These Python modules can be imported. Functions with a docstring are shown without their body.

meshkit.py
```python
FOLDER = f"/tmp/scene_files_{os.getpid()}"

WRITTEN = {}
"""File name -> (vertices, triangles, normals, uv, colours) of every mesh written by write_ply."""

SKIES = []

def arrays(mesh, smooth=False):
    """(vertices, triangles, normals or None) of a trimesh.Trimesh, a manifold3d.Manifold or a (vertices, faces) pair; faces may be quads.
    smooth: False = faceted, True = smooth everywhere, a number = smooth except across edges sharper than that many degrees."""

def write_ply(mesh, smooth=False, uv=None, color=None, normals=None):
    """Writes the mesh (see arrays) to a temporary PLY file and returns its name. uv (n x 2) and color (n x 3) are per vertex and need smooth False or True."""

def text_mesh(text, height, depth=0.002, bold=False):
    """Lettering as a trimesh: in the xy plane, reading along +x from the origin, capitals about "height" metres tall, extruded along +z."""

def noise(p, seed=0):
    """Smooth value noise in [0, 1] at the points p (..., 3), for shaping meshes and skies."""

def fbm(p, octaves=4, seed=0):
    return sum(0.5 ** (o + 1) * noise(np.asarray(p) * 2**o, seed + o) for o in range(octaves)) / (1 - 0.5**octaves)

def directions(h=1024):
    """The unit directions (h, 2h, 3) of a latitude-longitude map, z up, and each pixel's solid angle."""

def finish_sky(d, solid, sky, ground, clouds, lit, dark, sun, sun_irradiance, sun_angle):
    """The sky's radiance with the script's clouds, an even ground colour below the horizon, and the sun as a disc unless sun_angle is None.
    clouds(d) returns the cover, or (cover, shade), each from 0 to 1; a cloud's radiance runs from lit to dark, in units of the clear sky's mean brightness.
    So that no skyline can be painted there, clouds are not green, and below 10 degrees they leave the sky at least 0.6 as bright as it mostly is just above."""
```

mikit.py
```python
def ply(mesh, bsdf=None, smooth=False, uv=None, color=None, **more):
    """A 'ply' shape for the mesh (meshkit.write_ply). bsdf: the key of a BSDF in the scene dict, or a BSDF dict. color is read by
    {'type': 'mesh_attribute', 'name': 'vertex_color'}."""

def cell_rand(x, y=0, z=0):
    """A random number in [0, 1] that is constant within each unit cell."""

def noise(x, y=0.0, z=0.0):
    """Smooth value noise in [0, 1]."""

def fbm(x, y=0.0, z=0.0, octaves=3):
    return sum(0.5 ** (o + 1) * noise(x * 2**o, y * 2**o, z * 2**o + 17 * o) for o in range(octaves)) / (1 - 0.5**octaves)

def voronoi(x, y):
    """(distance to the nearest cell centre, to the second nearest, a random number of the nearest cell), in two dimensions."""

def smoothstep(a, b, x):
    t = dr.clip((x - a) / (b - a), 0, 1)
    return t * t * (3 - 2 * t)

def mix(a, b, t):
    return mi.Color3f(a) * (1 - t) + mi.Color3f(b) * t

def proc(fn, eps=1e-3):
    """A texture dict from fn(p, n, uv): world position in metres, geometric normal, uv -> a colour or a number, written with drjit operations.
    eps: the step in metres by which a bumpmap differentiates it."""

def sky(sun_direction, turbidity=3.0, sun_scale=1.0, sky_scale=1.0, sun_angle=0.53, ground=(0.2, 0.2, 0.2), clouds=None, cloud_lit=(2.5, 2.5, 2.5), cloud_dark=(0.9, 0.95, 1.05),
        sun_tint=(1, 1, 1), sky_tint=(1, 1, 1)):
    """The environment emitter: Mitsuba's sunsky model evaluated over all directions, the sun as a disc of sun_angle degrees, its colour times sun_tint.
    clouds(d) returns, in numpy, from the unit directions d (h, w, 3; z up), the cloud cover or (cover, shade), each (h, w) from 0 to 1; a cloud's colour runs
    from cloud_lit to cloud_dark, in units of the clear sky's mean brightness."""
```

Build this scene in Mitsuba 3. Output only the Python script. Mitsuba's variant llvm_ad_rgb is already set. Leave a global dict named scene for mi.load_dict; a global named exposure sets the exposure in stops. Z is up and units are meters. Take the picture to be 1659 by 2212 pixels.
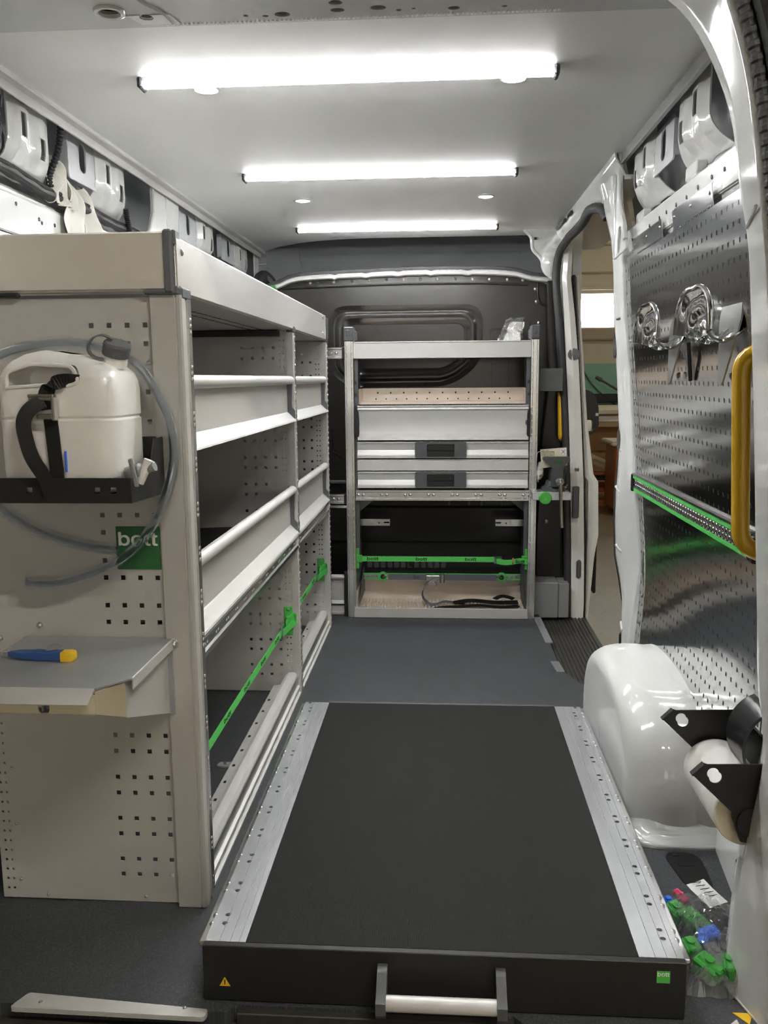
import math, random
import numpy as np, trimesh, mitsuba as mi, drjit as dr
import mikit, meshkit
from mikit import proc, noise, fbm, smoothstep, mix, voronoi, cell_rand
from shapely.geometry import Polygon, box as sbox, Point, LineString
from shapely.ops import unary_union
from scipy.interpolate import PchipInterpolator, CubicSpline
random.seed(3)
RNG = np.random.default_rng(3)
T = mi.ScalarTransform4f
scene, labels = {'type': 'scene'}, {}

# ---------------------------------------------------------------- camera, lights, exposure
exposure = 0.0
YAW, PITCH, ROLL = 0.069, 0.155, -0.008
CAM = np.array([0.0, 0.0, 1.22])
_f = np.array([-math.sin(YAW) * math.cos(PITCH), math.cos(YAW) * math.cos(PITCH), -math.sin(PITCH)])
_r0 = np.array([math.cos(YAW), math.sin(YAW), 0.0])
_up = -math.sin(ROLL) * _r0 + math.cos(ROLL) * np.cross(_r0, _f)
scene['camera'] = {'type': 'perspective', 'fov': math.degrees(2 * math.atan(829.5 / 1850)), 'fov_axis': 'x', 'near_clip': 0.05, 'far_clip': 100.0,
                   'to_world': T().look_at(CAM.tolist(), (CAM + _f).tolist(), _up.tolist())}
LED = (138.0, 139.0, 137.0)          # radiance of the strip diffusers
SPOT = (140.0, 140.0, 140.0)         # small ceiling spot lamps
WINDOW = (6.0, 5.9, 5.4)          # daylight behind the frosted far workshop window
REAR = (2.75, 2.62, 2.33)           # the dimmer windows behind the van
TUBES = (170.0, 162.0, 138.0)        # workshop ceiling tubes
REARTUBE = (430.0, 405.0, 350.0)  # the bright workshop lamp over the open rear doors

# ---------------------------------------------------------------- helpers
def newkey(name, parent=None):
    k = f'{parent}__{name}' if parent else name
    if k not in scene and k not in labels:
        return k
    i = 1
    while f'{k}_{i:03d}' in scene or f'{k}_{i:03d}' in labels:
        i += 1
    return f'{k}_{i:03d}'

def thing(name, label, cat, group=None):
    k = newkey(name)
    labels[k] = {'label': label, 'category': cat}
    if group: labels[k]['group'] = group
    return k

def shape(mesh, mat, smooth=30, **kw):
    return mikit.ply(mesh, mat, smooth, **kw)

def obj(name, mesh, mat, parent=None, label=None, cat=None, group=None, kind=None, smooth=30, **kw):
    k = newkey(name, parent)
    scene[k] = mesh if isinstance(mesh, dict) else shape(mesh, mat, smooth, **kw)
    d = {}
    if label: d['label'] = label
    if cat: d['category'] = cat
    if group: d['group'] = group
    if kind: d['kind'] = kind
    if d: labels[k] = d
    return k

def struct(name, mesh, mat, parent=None, smooth=30, **kw):
    return obj(name, mesh, mat, parent, kind=None if parent else 'structure', smooth=smooth, **kw)

def put(name, shp, M, parent=None, **kw):
    return obj(name, {**shp, 'to_world': T(M.tolist() if hasattr(M, 'tolist') else M)}, None, parent, **kw)

def cat(*ms):
    ms = [m for x in ms for m in (x if isinstance(x, (list, tuple)) else [x])]
    return trimesh.util.concatenate(ms)

def bx(x0, x1, y0, y1, z0, z1, c=0.0):
    if c <= 0:
        m = trimesh.creation.box((x1 - x0, y1 - y0, z1 - z0))
        m.apply_translation(((x0 + x1) / 2, (y0 + y1) / 2, (z0 + z1) / 2))
        return m
    c = min(c, (x1 - x0) * .45, (y1 - y0) * .45, (z1 - z0) * .45)
    P = []
    for a in (0, 1):
        for b in (0, 1):
            for d in (0, 1):
                p = [(x0, x1)[a], (y0, y1)[b], (z0, z1)[d]]
                s = [(1, -1)[a] * c, (1, -1)[b] * c, (1, -1)[d] * c]
                for k in range(3):
                    q = list(p)
                    for j in range(3):
                        if j != k: q[j] += s[j]
                    P.append(q)
    return trimesh.convex.convex_hull(np.array(P))

def prism(poly, axis, a0, a1):
    if not hasattr(poly, 'exterior') and not hasattr(poly, 'geoms'):
        poly = Polygon(poly)
    out = []
    for g in getattr(poly, 'geoms', [poly]):
        m = trimesh.creation.extrude_polygon(g, a1 - a0, engine='earcut')
        v = np.array(m.vertices)
        u, w, a = v[:, 0], v[:, 1], v[:, 2] + a0
        f = np.array(m.faces)
        if axis == 'x': v = np.stack([a, u, w], 1)
        elif axis == 'y': v = np.stack([u, a, w], 1); f = f[:, ::-1]
        else: v = np.stack([u, w, a], 1)
        out.append(trimesh.Trimesh(v, f, process=False))
    return cat(out)

def frames(P, closed=False):
    P = np.asarray(P, float); n = len(P)
    t = (np.roll(P, -1, 0) - np.roll(P, 1, 0)) if closed else np.gradient(P, axis=0)
    t /= np.linalg.norm(t, axis=1, keepdims=True) + 1e-12
    a = np.array([0, 0, 1.0]) if abs(t[0][2]) < .9 else np.array([1.0, 0, 0])
    N = []
    for k in range(n):
        a = a - t[k] * (a @ t[k]); a /= np.linalg.norm(a) + 1e-12
        N.append(a)
    N = np.array(N)
    return t, N, np.cross(t, N)

def curve(P, n=40, closed=False):
    P = np.asarray(P, float)
    if closed: P = np.vstack([P, P[:1]])
    d = np.r_[0, np.cumsum(np.linalg.norm(np.diff(P, axis=0), axis=1))]
    cs = CubicSpline(d, P, bc_type='periodic' if closed else 'natural')
    return cs(np.linspace(0, d[-1], n, endpoint=not closed))

def tube(P, r, n=10, closed=False, cap=True, sec=None):
    P = np.asarray(P, float); t, N, B = frames(P, closed)
    r = np.broadcast_to(r, len(P))
    if sec is None:
        a = np.arange(n) * 2 * np.pi / n; sec = np.stack([np.cos(a), np.sin(a)], 1)
    n = len(sec)
    V = (P[:, None] + r[:, None, None] * (sec[None, :, :1] * N[:, None] + sec[None, :, 1:] * B[:, None])).reshape(-1, 3)
    F, m = [], len(P)
    for i in range(m if closed else m - 1):
        j = (i + 1) % m
        for k in range(n):
            l = (k + 1) % n
            F += [[i * n + k, i * n + l, j * n + l], [i * n + k, j * n + l, j * n + k]]
    if not closed and cap:
        V = np.vstack([V, P[:1], P[-1:]])
        c0, c1 = len(V) - 2, len(V) - 1
        for k in range(n):
            l = (k + 1) % n
            F += [[c0, l, k], [c1, (m - 1) * n + k, (m - 1) * n + l]]
    return trimesh.Trimesh(V, np.array(F), process=False)

def ribbon(P, W, w, t):
    """strap along P, W: width direction (one or per point)"""
    P = np.asarray(P, float); W = np.broadcast_to(np.asarray(W, float), P.shape)
    tg = np.gradient(P, axis=0); tg /= np.linalg.norm(tg, axis=1, keepdims=True)
    W = W - tg * (W * tg).sum(1, keepdims=True); W = W / np.linalg.norm(W, axis=1, keepdims=True)
    N = np.cross(tg, W)
    R = [P + W * w / 2 + N * t / 2, P - W * w / 2 + N * t / 2, P - W * w / 2 - N * t / 2, P + W * w / 2 - N * t / 2]
    n = len(P); V = np.stack(R, 1).reshape(-1, 3); F = []
    for i in range(n - 1):
        for k in range(4):
            l = (k + 1) % 4
            F += [[i * 4 + k, i * 4 + l, i * 4 + 4 + l], [i * 4 + k, i * 4 + 4 + l, i * 4 + 4 + k]]
    F += [[0, 2, 1], [0, 3, 2], [n * 4 - 4, n * 4 - 3, n * 4 - 2], [n * 4 - 4, n * 4 - 2, n * 4 - 1]]
    m = trimesh.Trimesh(V, np.array(F), process=False); m.fix_normals(); return m

def lathe(prof, n=24):
    """prof: (r, z) from bottom to top"""
    prof = np.asarray(prof, float); a = np.arange(n) * 2 * np.pi / n
    V = np.stack([prof[:, :1] * np.cos(a), prof[:, :1] * np.sin(a), np.repeat(prof[:, 1:], n, 1)], -1).reshape(-1, 3)
    F = []
    for i in range(len(prof) - 1):
        for k in range(n):
            l = (k + 1) % n
            F += [[i * n + k, i * n + l, i * n + n + l], [i * n + k, i * n + n + l, i * n + n + k]]
    V = np.vstack([V, [[0, 0, prof[0, 1]], [0, 0, prof[-1, 1]]]]); c0, c1 = len(V) - 2, len(V) - 1; e = (len(prof) - 1) * n
    for k in range(n):
        l = (k + 1) % n
        F += [[c0, l, k], [c1, e + k, e + l]]
    return trimesh.Trimesh(V, np.array(F), process=False)

def basis(o, xd, yd):
    xd = np.asarray(xd, float); xd /= np.linalg.norm(xd)
    yd = np.asarray(yd, float); yd = yd - xd * (xd @ yd); yd /= np.linalg.norm(yd)
    M = np.eye(4); M[:3, 0], M[:3, 1], M[:3, 2], M[:3, 3] = xd, yd, np.cross(xd, yd), o
    return M

def along(o, d):
    """matrix that turns +z to d and moves to o"""
    d = np.asarray(d, float); d /= np.linalg.norm(d)
    x = np.cross([0, 1, 0] if abs(d[1]) < .9 else [1, 0, 0], d)
    return basis(o, x, np.cross(d, x))

def mv(m, M):
    m = m.copy(); m.apply_transform(M); return m

def sheet(U, V, fn, t=None, hole=None):
    """solid sheet: fn(u, v, w) -> (x, y, z); w = 0 front, t back; hole(i, j) leaves a cell out"""
    U, V = np.asarray(U, float), np.asarray(V, float); n, m = len(U), len(V)
    uu, vv = np.meshgrid(U, V, indexing='ij')
    P0 = np.stack(np.broadcast_arrays(*fn(uu, vv, 0.0)), -1).reshape(-1, 3); P1 = np.stack(np.broadcast_arrays(*fn(uu, vv, t)), -1).reshape(-1, 3)
    solid = np.ones((n - 1, m - 1), bool)
    if hole is not None:
        for i in range(n - 1):
            for j in range(m - 1):
                solid[i, j] = not hole(i, j)
    ii, jj = np.nonzero(solid); a = ii * m + jj; b = a + m; c = b + 1; d = a + 1; K = n * m
    F = [np.stack([a, b, c], 1), np.stack([a, c, d], 1), np.stack([a, c, b], 1) + K, np.stack([a, d, c], 1) + K]
    pad = np.pad(solid, 1)
    for (di, dj, p, q) in ((-1, 0, d, a), (1, 0, b, c), (0, -1, a, b), (0, 1, c, d)):
        e = ~pad[ii + 1 + di, jj + 1 + dj]
        p_, q_ = p[e], q[e]
        F += [np.stack([q_, p_, p_ + K], 1), np.stack([q_, p_ + K, q_ + K], 1)]
    m_ = trimesh.Trimesh(np.vstack([P0, P1]), np.vstack(F), process=False)
    if m_.volume < 0: m_.invert()
    return m_

def loft(rings, closed=False, cap=False):
    R = np.asarray(rings, float); k, n = R.shape[:2]; V = R.reshape(-1, 3); F = []
    for i in range(k - 1):
        for j in range(n if closed else n - 1):
            l = (j + 1) % n
            F += [[i * n + j, i * n + l, i * n + n + l], [i * n + j, i * n + n + l, i * n + n + j]]
    if cap:
        V = np.vstack([V, R[0].mean(0)[None], R[-1].mean(0)[None]]); c0, c1 = len(V) - 2, len(V) - 1
        for j in range(n):
            l = (j + 1) % n
            F += [[c0, l, j], [c1, (k - 1) * n + j, (k - 1) * n + l]]
    m = trimesh.Trimesh(V, np.array(F), process=False)
    return m

def rpoly(pts, r, n=5):
    """polygon with rounded corners"""
    P = np.asarray(pts, float); out = []; r = np.broadcast_to(r, len(P))
    for i in range(len(P)):
        a, b, c = P[i - 1], P[i], P[(i + 1) % len(P)]
        u, v = a - b, c - b; lu, lv = np.linalg.norm(u), np.linalg.norm(v); u, v = u / lu, v / lv
        d = min(r[i] , lu * .49, lv * .49)
        p, q = b + u * d, b + v * d
        for s in np.linspace(0, 1, n):
            out.append((1 - s) ** 2 * p + 2 * s * (1 - s) * b + s * s * q)
    return np.array(out)

def rrect(x0, x1, y0, y1, r, n=4):
    return Polygon(rpoly([(x0, y0), (x1, y0), (x1, y1), (x0, y1)], r, n))

def slot(cx, cy, w, h):
    return rrect(cx - w / 2, cx + w / 2, cy - h / 2, cy + h / 2, min(w, h) * .5, 5)

def text(s, h, o, xd, yd, d=.0006):
    return mv(meshkit.text_mesh(s, h, d, bold=True), basis(o, xd, yd))

# ---------------------------------------------------------------- materials
def P(name, col, rough=.5, metal=0.0, **kw):
    c = col if isinstance(col, dict) else {'type': 'rgb', 'value': list(col)}
    b = {'type': 'principled', 'base_color': c, 'roughness': rough, 'metallic': metal, **kw}
    scene[name] = {'type': 'twosided', 'bsdf': b}
    return name
def bumped(name, fn, height, eps=1e-3):
    inner = scene[name]['bsdf']
    scene[name] = {'type': 'twosided', 'bsdf': {'type': 'bumpmap', 'tex': proc(fn, eps), 'scale': height, 'bsdf': inner}}

def floor_col(p, n, uv):
    g = noise(p.x * 420, p.y * 420); h = fbm(p.x * 3.1, p.y * 3.1)
    s = smoothstep(.80, .9, noise(p.x * 700, p.y * 700, 7.0))
    return mi.Color3f(.024, .027, .031) * (.55 + .55 * g + .35 * h) + mi.Color3f(.10, .105, .115) * s * .35
P('m_floor', proc(floor_col), .62)
bumped('m_floor', lambda p, n, uv: noise(p.x * 260, p.y * 260), .0006, 5e-4)
P('m_mat', (.0085, .0088, .0088), .55, 0.0, specular=.12)
def dots(p, n, uv):
    x = p.x / .0085; y = p.y / .0085
    a = dr.square(x - dr.floor(x) - .5) + dr.square(y - dr.floor(y) - .5)
    x2 = x + .5; y2 = y + .5
    b = dr.square(x2 - dr.floor(x2) - .5) + dr.square(y2 - dr.floor(y2) - .5)
    return smoothstep(.13, .02, dr.minimum(a, b))
bumped('m_mat', dots, .0009, 5e-4)
P('m_rack', (.42, .408, .39), .42)
P('m_anodised', (.62, .615, .605), .45, .35)
P('m_fascia', (.62, .59, .54), .40, .25)
P('m_alu', (.80, .80, .80), .24, 1.0)
def raw_alu(p, n, uv):
    k = fbm(p.x * 60, p.y * 3.0, p.z * 60); q = fbm(p.x * 9, p.y * 7, 3.0)
    return mi.Color3f(.80, .82, .87) * (.80 + .25 * k) * (.86 + .26 * q)
P('m_rawalu', proc(raw_alu), .30, .85)
P('m_chrome', (.86, .86, .86), .10, 1.0)
P('m_steel', (.62, .62, .61), .28, 1.0)
def galv(p, n, uv):
    a = fbm(p.y * 4.0, p.z * 5.0, 1.3); s = noise(p.y * 6, p.z * 900)
    return mi.Color3f(.63, .635, .64) * (.90 + .10 * a + .08 * s)
P('m_sheet', proc(galv), .13, 1.0)
def warm_alu(p, n, uv):
    return mi.Color3f(.74, .65, .57) * (.88 + .2 * fbm(p.x * 12, p.y * 12, p.z * 12))
P('m_tray', proc(warm_alu), .34, .35)
P('m_white', (.72, .725, .715), .08, 0.0, clearcoat=.8, clearcoat_gloss=.95)
P('m_primer', (.52, .54, .56), .35)
P('m_ceiling', (.74, .75, .75), .55)
P('m_ceiltrim', (.30, .305, .30), .35, .3)
P('m_bulk', (.011, .0105, .010), .21, 0.0, specular=.36)
P('m_fabric', (.17, .175, .18), .8)
P('m_black', (.010, .010, .011), .45, 0.0, specular=.3)
P('m_blackgloss', (.012, .012, .013), .18)
P('m_rubber', (.02, .021, .023), .6)
P('m_grey', (.055, .059, .064), .45)
P('m_midgrey', (.20, .21, .215), .45)
P('m_green', (.055, .34, .05), .4)
P('m_greendark', (.010, .070, .018), .5)
P('m_strap', (.075, .45, .085), .62)
P('m_ink', (.012, .02, .012), .7)
P('m_greystrap', (.10, .10, .125), .7)
P('m_blackstrap', (.007, .007, .007), .6, 0.0, specular=.2)
P('m_print', (.78, .78, .76), .5)
P('m_yellow', (.78, .46, .016), .22, 0.0, clearcoat=.6)
P('m_knifeblue', (.018, .05, .16), .4)
P('m_knifeyellow', (.85, .52, .02), .35)
P('m_blue', (.01, .10, .55), .35)
P('m_pink', (.75, .06, .16), .4)
P('m_can', (.80, .785, .765), .33, 0.0, spec_tint=.0)
P('m_paper', (.82, .80, .77), .85)
P('m_papercream', (.66, .61, .47), .8)
P('m_card', (.42, .37, .27), .8)
P('m_cloth', (.70, .685, .62), .9)
P('m_vise', (.055, .062, .06), .4, .3)
P('m_cream', (.62, .57, .45), .7)
P('m_workgreen', (.26, .50, .39), .7)
P('m_worktile', (.42, .36, .27), .85)
def conc(p, n, uv):
    return mi.Color3f(.25, .205, .135) * (.75 + .4 * fbm(p.x * 1.1, p.y * 1.1) + .12 * noise(p.x * 30, p.y * 30))
P('m_concrete', proc(conc), .32)
P('m_orange', (.42, .12, .03), .4)
P('m_wood', (.36, .26, .15), .6)
P('m_cardbox', (.50, .28, .13), .8)
P('m_bolt', (.75, .70, .62), .25, 1.0)
P('m_step', (.022, .021, .018), .5)
P('m_haze', (.75, .77, .78), .22)
scene['m_clear'] = {'type': 'blendbsdf', 'weight': .045, 'a': {'type': 'thindielectric', 'int_ior': 1.5}, 'b': {'type': 'ref', 'id': 'm_haze'}}
P('m_fitgreen', (.028, .185, .03), .35)
scene['m_hose'] = {'type': 'dielectric', 'int_ior': 1.46, 'ext_ior': 1.0, 'specular_transmittance': {'type': 'rgb', 'value': [.90, .93, .968]}}

# ---------------------------------------------------------------- the van: floor
FZ = -0.03
fl = Polygon([(-1.17, 1.475), (-.42, 1.475), (-.40, 1.497), (.14, 1.497), (.16, 1.475), (.60, 1.475), (.60, 1.56), (.575, 1.61), (.69, 1.90), (.712, 2.13), (.73, 2.13), (.73, 3.30), (.58, 3.315), (.555, 3.35), (.512, 3.47), (.50, 3.50), (.50, 4.62), (-1.17, 4.62)])
struct('floor', prism(fl, 'z', FZ, 0), 'm_floor')
# silver joint plates in the floor edge by the side step
for a, b in ((4.30, 3.875), (3.605, 3.475)):
    obj('edge_plate', prism([(.468, a), (.503, a), (.512, b), (.478, b)], 'z', -.001, .0035), 'm_rawalu', 'floor')
# oval service hatch in the floor
h = obj('service_hatch', prism(Polygon(rpoly([(.567, 2.105), (.662, 2.10), (.655, 1.935), (.590, 1.945)], .06, 6)), 'z', -.001, .0022), 'm_mat', 'floor')
for (x, y) in ((.600, 2.085), (.615, 1.955)):
    obj('finger_slot', bx(x - .007, x + .007, y - .004, y + .004, .0015, .0034), 'm_blackgloss', h)
obj('finger_slot', bx(.595, .635, 2.035, 2.052, .0015, .0034, .0008), 'm_mat', h)
# black side step with ribs
st = struct('trim_1', prism([(.49, 4.60), (.49, 3.46), (.52, 3.44), (.60, 3.28), (.755, 3.28), (.755, 4.60)], 'z', -.05, -.036), 'm_step')
for i in range(13):
    x = .515 + i * .018
    obj('rib', bx(x, x + .008, 3.46 + max(0, (.6 - x)) * .3 - .12 * (x > .55), 4.42, -.037, -.031, .001), 'm_step', st)
# rear sill: black plastic with screw recesses
sl = struct('trim_2', cat(bx(-.95, .62, 1.36, 1.50, -.10, -.028, .004), bx(-.40, .14, 1.478, 1.497, -.03, -.004, .002)), 'm_step')
for x in (-.32, -.05, .10):
    obj('screw_recess', mv(lathe([(.016, 0), (.016, .003), (.011, .003), (.011, .0006), (.004, .0006), (.004, .002)], 16), along((x, 1.455, -.0285), (0, 0, 1))), 'm_blackgloss', sl)
for i in range(9):
    obj('rib', bx(-.39 + i * .058, -.386 + i * .058, 1.40, 1.475, -.029, -.022, .001), 'm_step', sl)
t = thing('threshold_strip', 'pale aluminium threshold strip on the dark floor below the left shelving', 'threshold strip', 'aluminium threshold strips')
obj('strip', prism(Polygon(rpoly([(-.845, 1.455), (-.455, 1.45), (-.452, 1.472), (-.825, 1.497)], .008)), 'z', -.002, .008), 'm_anodised', t)
for x in (-.79, -.50): obj('rivet', mv(lathe([(.0045, 0), (.003, .0018), (.001, .0024)], 10), along((x, 1.473, .008), (0, 0, 1))), 'm_steel', t)
t = thing('threshold_strip', 'pale aluminium threshold strip corner at the bottom right sill', 'threshold strip', 'aluminium threshold strips')
obj('strip', prism([(.50, 1.455), (.565, 1.45), (.563, 1.507)], 'z', -.002, .006), 'm_anodised', t)

# ---------------------------------------------------------------- the van: ceiling and header
cl = Polygon([(-1.03, 1.87), (.592, 1.86), (.592, 4.62)] + [(x, 4.67 + .42 * ((-.25 - x) / .8) ** 3 * (x < -.25) - .0 * x) for x in np.linspace(.55, -1.03, 14)])
struct('ceiling', prism(cl, 'z', 1.95, 1.965), 'm_ceiling')
struct('trim_3', cat(bx(-1.062, -1.03, 1.80, 5.1, 1.938, 1.965, .003), bx(-1.062, -1.056, 1.80, 5.1, 1.915, 1.94, .001)), 'm_anodised')
struct('trim_4', cat(bx(.590, .598, 1.80, 4.40, 1.918, 1.965, .002), bx(.586, .598, 1.80, 4.40, 1.914, 1.920)), 'm_ceiltrim')
hd = sbox(-1.1, 1.30, .62, 1.885)
for (x, y, a, b) in ((-.665, 1.80, .020, .016), (-.60, 1.83, .011, .009), (-.40, 1.845, .005, .005), (-.36, 1.85, .006, .005), (-.325, 1.845, .016, .012), (-.212, 1.835, .014, .010), (-.212, 1.80, .014, .010), (-.13, 1.83, .016, .011), (-.09, 1.845, .006, .005), (-.06, 1.84, .004, .004), (.02, 1.845, .012, .009), (.12, 1.845, .006, .005)):
    hd = hd.difference(Polygon([(x + a * math.cos(k * .4), y + b * math.sin(k * .4)) for k in range(16)]))
struct('wall_rear', cat(prism(hd, 'z', 1.947, 1.953), bx(-1.1, .62, 1.30, 1.885, 1.97, 1.99)), 'm_primer')
for (x0, x1) in ((-.64, -.55),):
    obj('reinforcement_plate', prism(Polygon([(x0, 1.82), (x1, 1.82), (x1 + .01, 1.865), (x0 + .02, 1.865)]).difference(Point(-.60, 1.83).buffer(.014)), 'z', 1.9445, 1.948), 'm_white', 'wall_rear')
obj('ring_flange', mv(trimesh.creation.torus(.026, .006, 24, 8), along((-.665, 1.80, 1.946), (0, 0, 1))), 'm_white', 'wall_rear')
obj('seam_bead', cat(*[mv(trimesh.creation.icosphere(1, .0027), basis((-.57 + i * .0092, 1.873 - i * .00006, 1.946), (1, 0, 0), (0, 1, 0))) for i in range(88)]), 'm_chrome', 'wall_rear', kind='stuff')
obj('cable', tube(curve([(-.59, 1.70, 1.943), (-.585, 1.76, 1.945), (-.565, 1.80, 1.945), (-.555, 1.86, 1.944)], 14), .0035, 6), 'm_primer', 'wall_rear')
# roof skin and outer side, out of sight, so that the van is closed
struct('roof', bx(-1.30, .84, 1.40, 5.30, 2.02, 2.04), 'm_primer')

# ---------------------------------------------------------------- LED strips and spot lamps
scene['m_led'] = {'type': 'diffuse', 'reflectance': {'type': 'rgb', 'value': [.8, .8, .8]}}
for (y, word, x0, x1) in ((2.20, 'nearest the rear doors and widest', -.735, .262), (3.21, 'middle one, just before two spots', -.712, .252), (4.328, 'farthest, nearest the black bulkhead', -.708, .255)):
    t = thing('led_strip_lamp', f'lit white LED strip across the ceiling, {word}', 'ceiling lamp')
    obj('housing', cat(bx(x0 - .004, x1 + .004, y - .016, y + .016, 1.9395, 1.951, .002)), 'm_anodised', t)
    a = np.linspace(.05 * math.pi, .95 * math.pi, 13)
    sec = [(y + .019 * math.cos(k), 1.939 - .011 * math.sin(k)) for k in a]
    k = obj('diffuser', prism(sec, 'x', x0, x1), 'm_led', t, smooth=40)
    scene[k]['emitter'] = {'type': 'area', 'radiance': {'type': 'rgb', 'value': list(LED)}}
    for x, s in ((x0, -1), (x1, 1)):
        obj('end_cap', bx(min(x, x + s * .012), max(x, x + s * .012), y - .023, y + .023, 1.925, 1.951, .004), 'm_black', t, label='black end cap')
for (x, y, word) in ((-.600, 2.275, 'left spot beside the front LED strip'), (.172, 2.262, 'right spot beside the front LED strip'), (-.578, 3.66, 'left spot behind the middle LED strip'), (.172, 3.655, 'right spot behind the middle LED strip')):
    t = thing('spot_lamp', f'small round lit ceiling spot, {word}', 'spot lamp')
    obj('bezel', mv(lathe([(.036, 0), (.036, .004), (.030, .007), (.028, .004)], 28), along((x, y, 1.951), (0, 0, -1))), 'm_anodised', t)
    k = obj('lens', mv(lathe([(.027, 0), (.027, .006), (.018, .009), (.004, .010)], 24), along((x, y, 1.950), (0, 0, -1))), 'm_led', t)
    scene[k]['emitter'] = {'type': 'area', 'radiance': {'type': 'rgb', 'value': list(SPOT)}}

# ---------------------------------------------------------------- the bulkhead
ring = [(-.605, 1.60), (.21, 1.60), (.21, 1.30), (.045, 1.172), (-.50, 1.172), (-.605, 1.25)]
def ringpoly(d):
    return rpoly(np.array(Polygon(ring).buffer(-d, join_style=2).exterior.coords)[:-1][::-1], [.10 - .55 * d] * 6, 8)
outer = Polygon(ringpoly(.0))
bulk = Polygon([(-1.15, -.05), (.70, -.05), (.665, .9), (.60, 1.45), (.545, 1.69), (.44, 1.735), (-.2, 1.765), (-.80, 1.735), (-1.15, 1.62)])
sl_ = rrect(.243, .345, 1.165, 1.475, .022)
sl_in = rrect(.257, .331, 1.18, 1.461, .014)
wins = [rrect(-.02 + k, .10 + k, .515, .575, .02) for k in (.05, .225)]
bulkcut = bulk.difference(outer).difference(sl_.difference(sl_in))
wf = struct('wall_front', cat(prism(bulkcut, 'y', 4.62, 4.635), bx(.23, .36, 4.628, 4.634, 1.15, 1.49)), 'm_bulk')
steps = [(0, 0), (.003, .0015), (.018, .012), (.030, .014), (.034, .013), (.046, .004), (.050, .003), (.064, .004), (.068, .006), (.084, .020), (.10, .022)]
rings = []
base = ringpoly(0.0)
cxy = base.mean(0)
for d, w in steps:
    pp = ringpoly(d)
    if len(pp) != len(base): break
    rings.append(np.stack([pp[:, 0], np.full(len(pp), 4.62 + w), pp[:, 1]], 1))
win = loft(rings, True)
capv = rings[-1]
win = cat(win, prism(Polygon(capv[:, [0, 2]]), 'y', 4.642, 4.644))
obj('window_pressing', win, 'm_bulk', wf, smooth=50)
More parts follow.
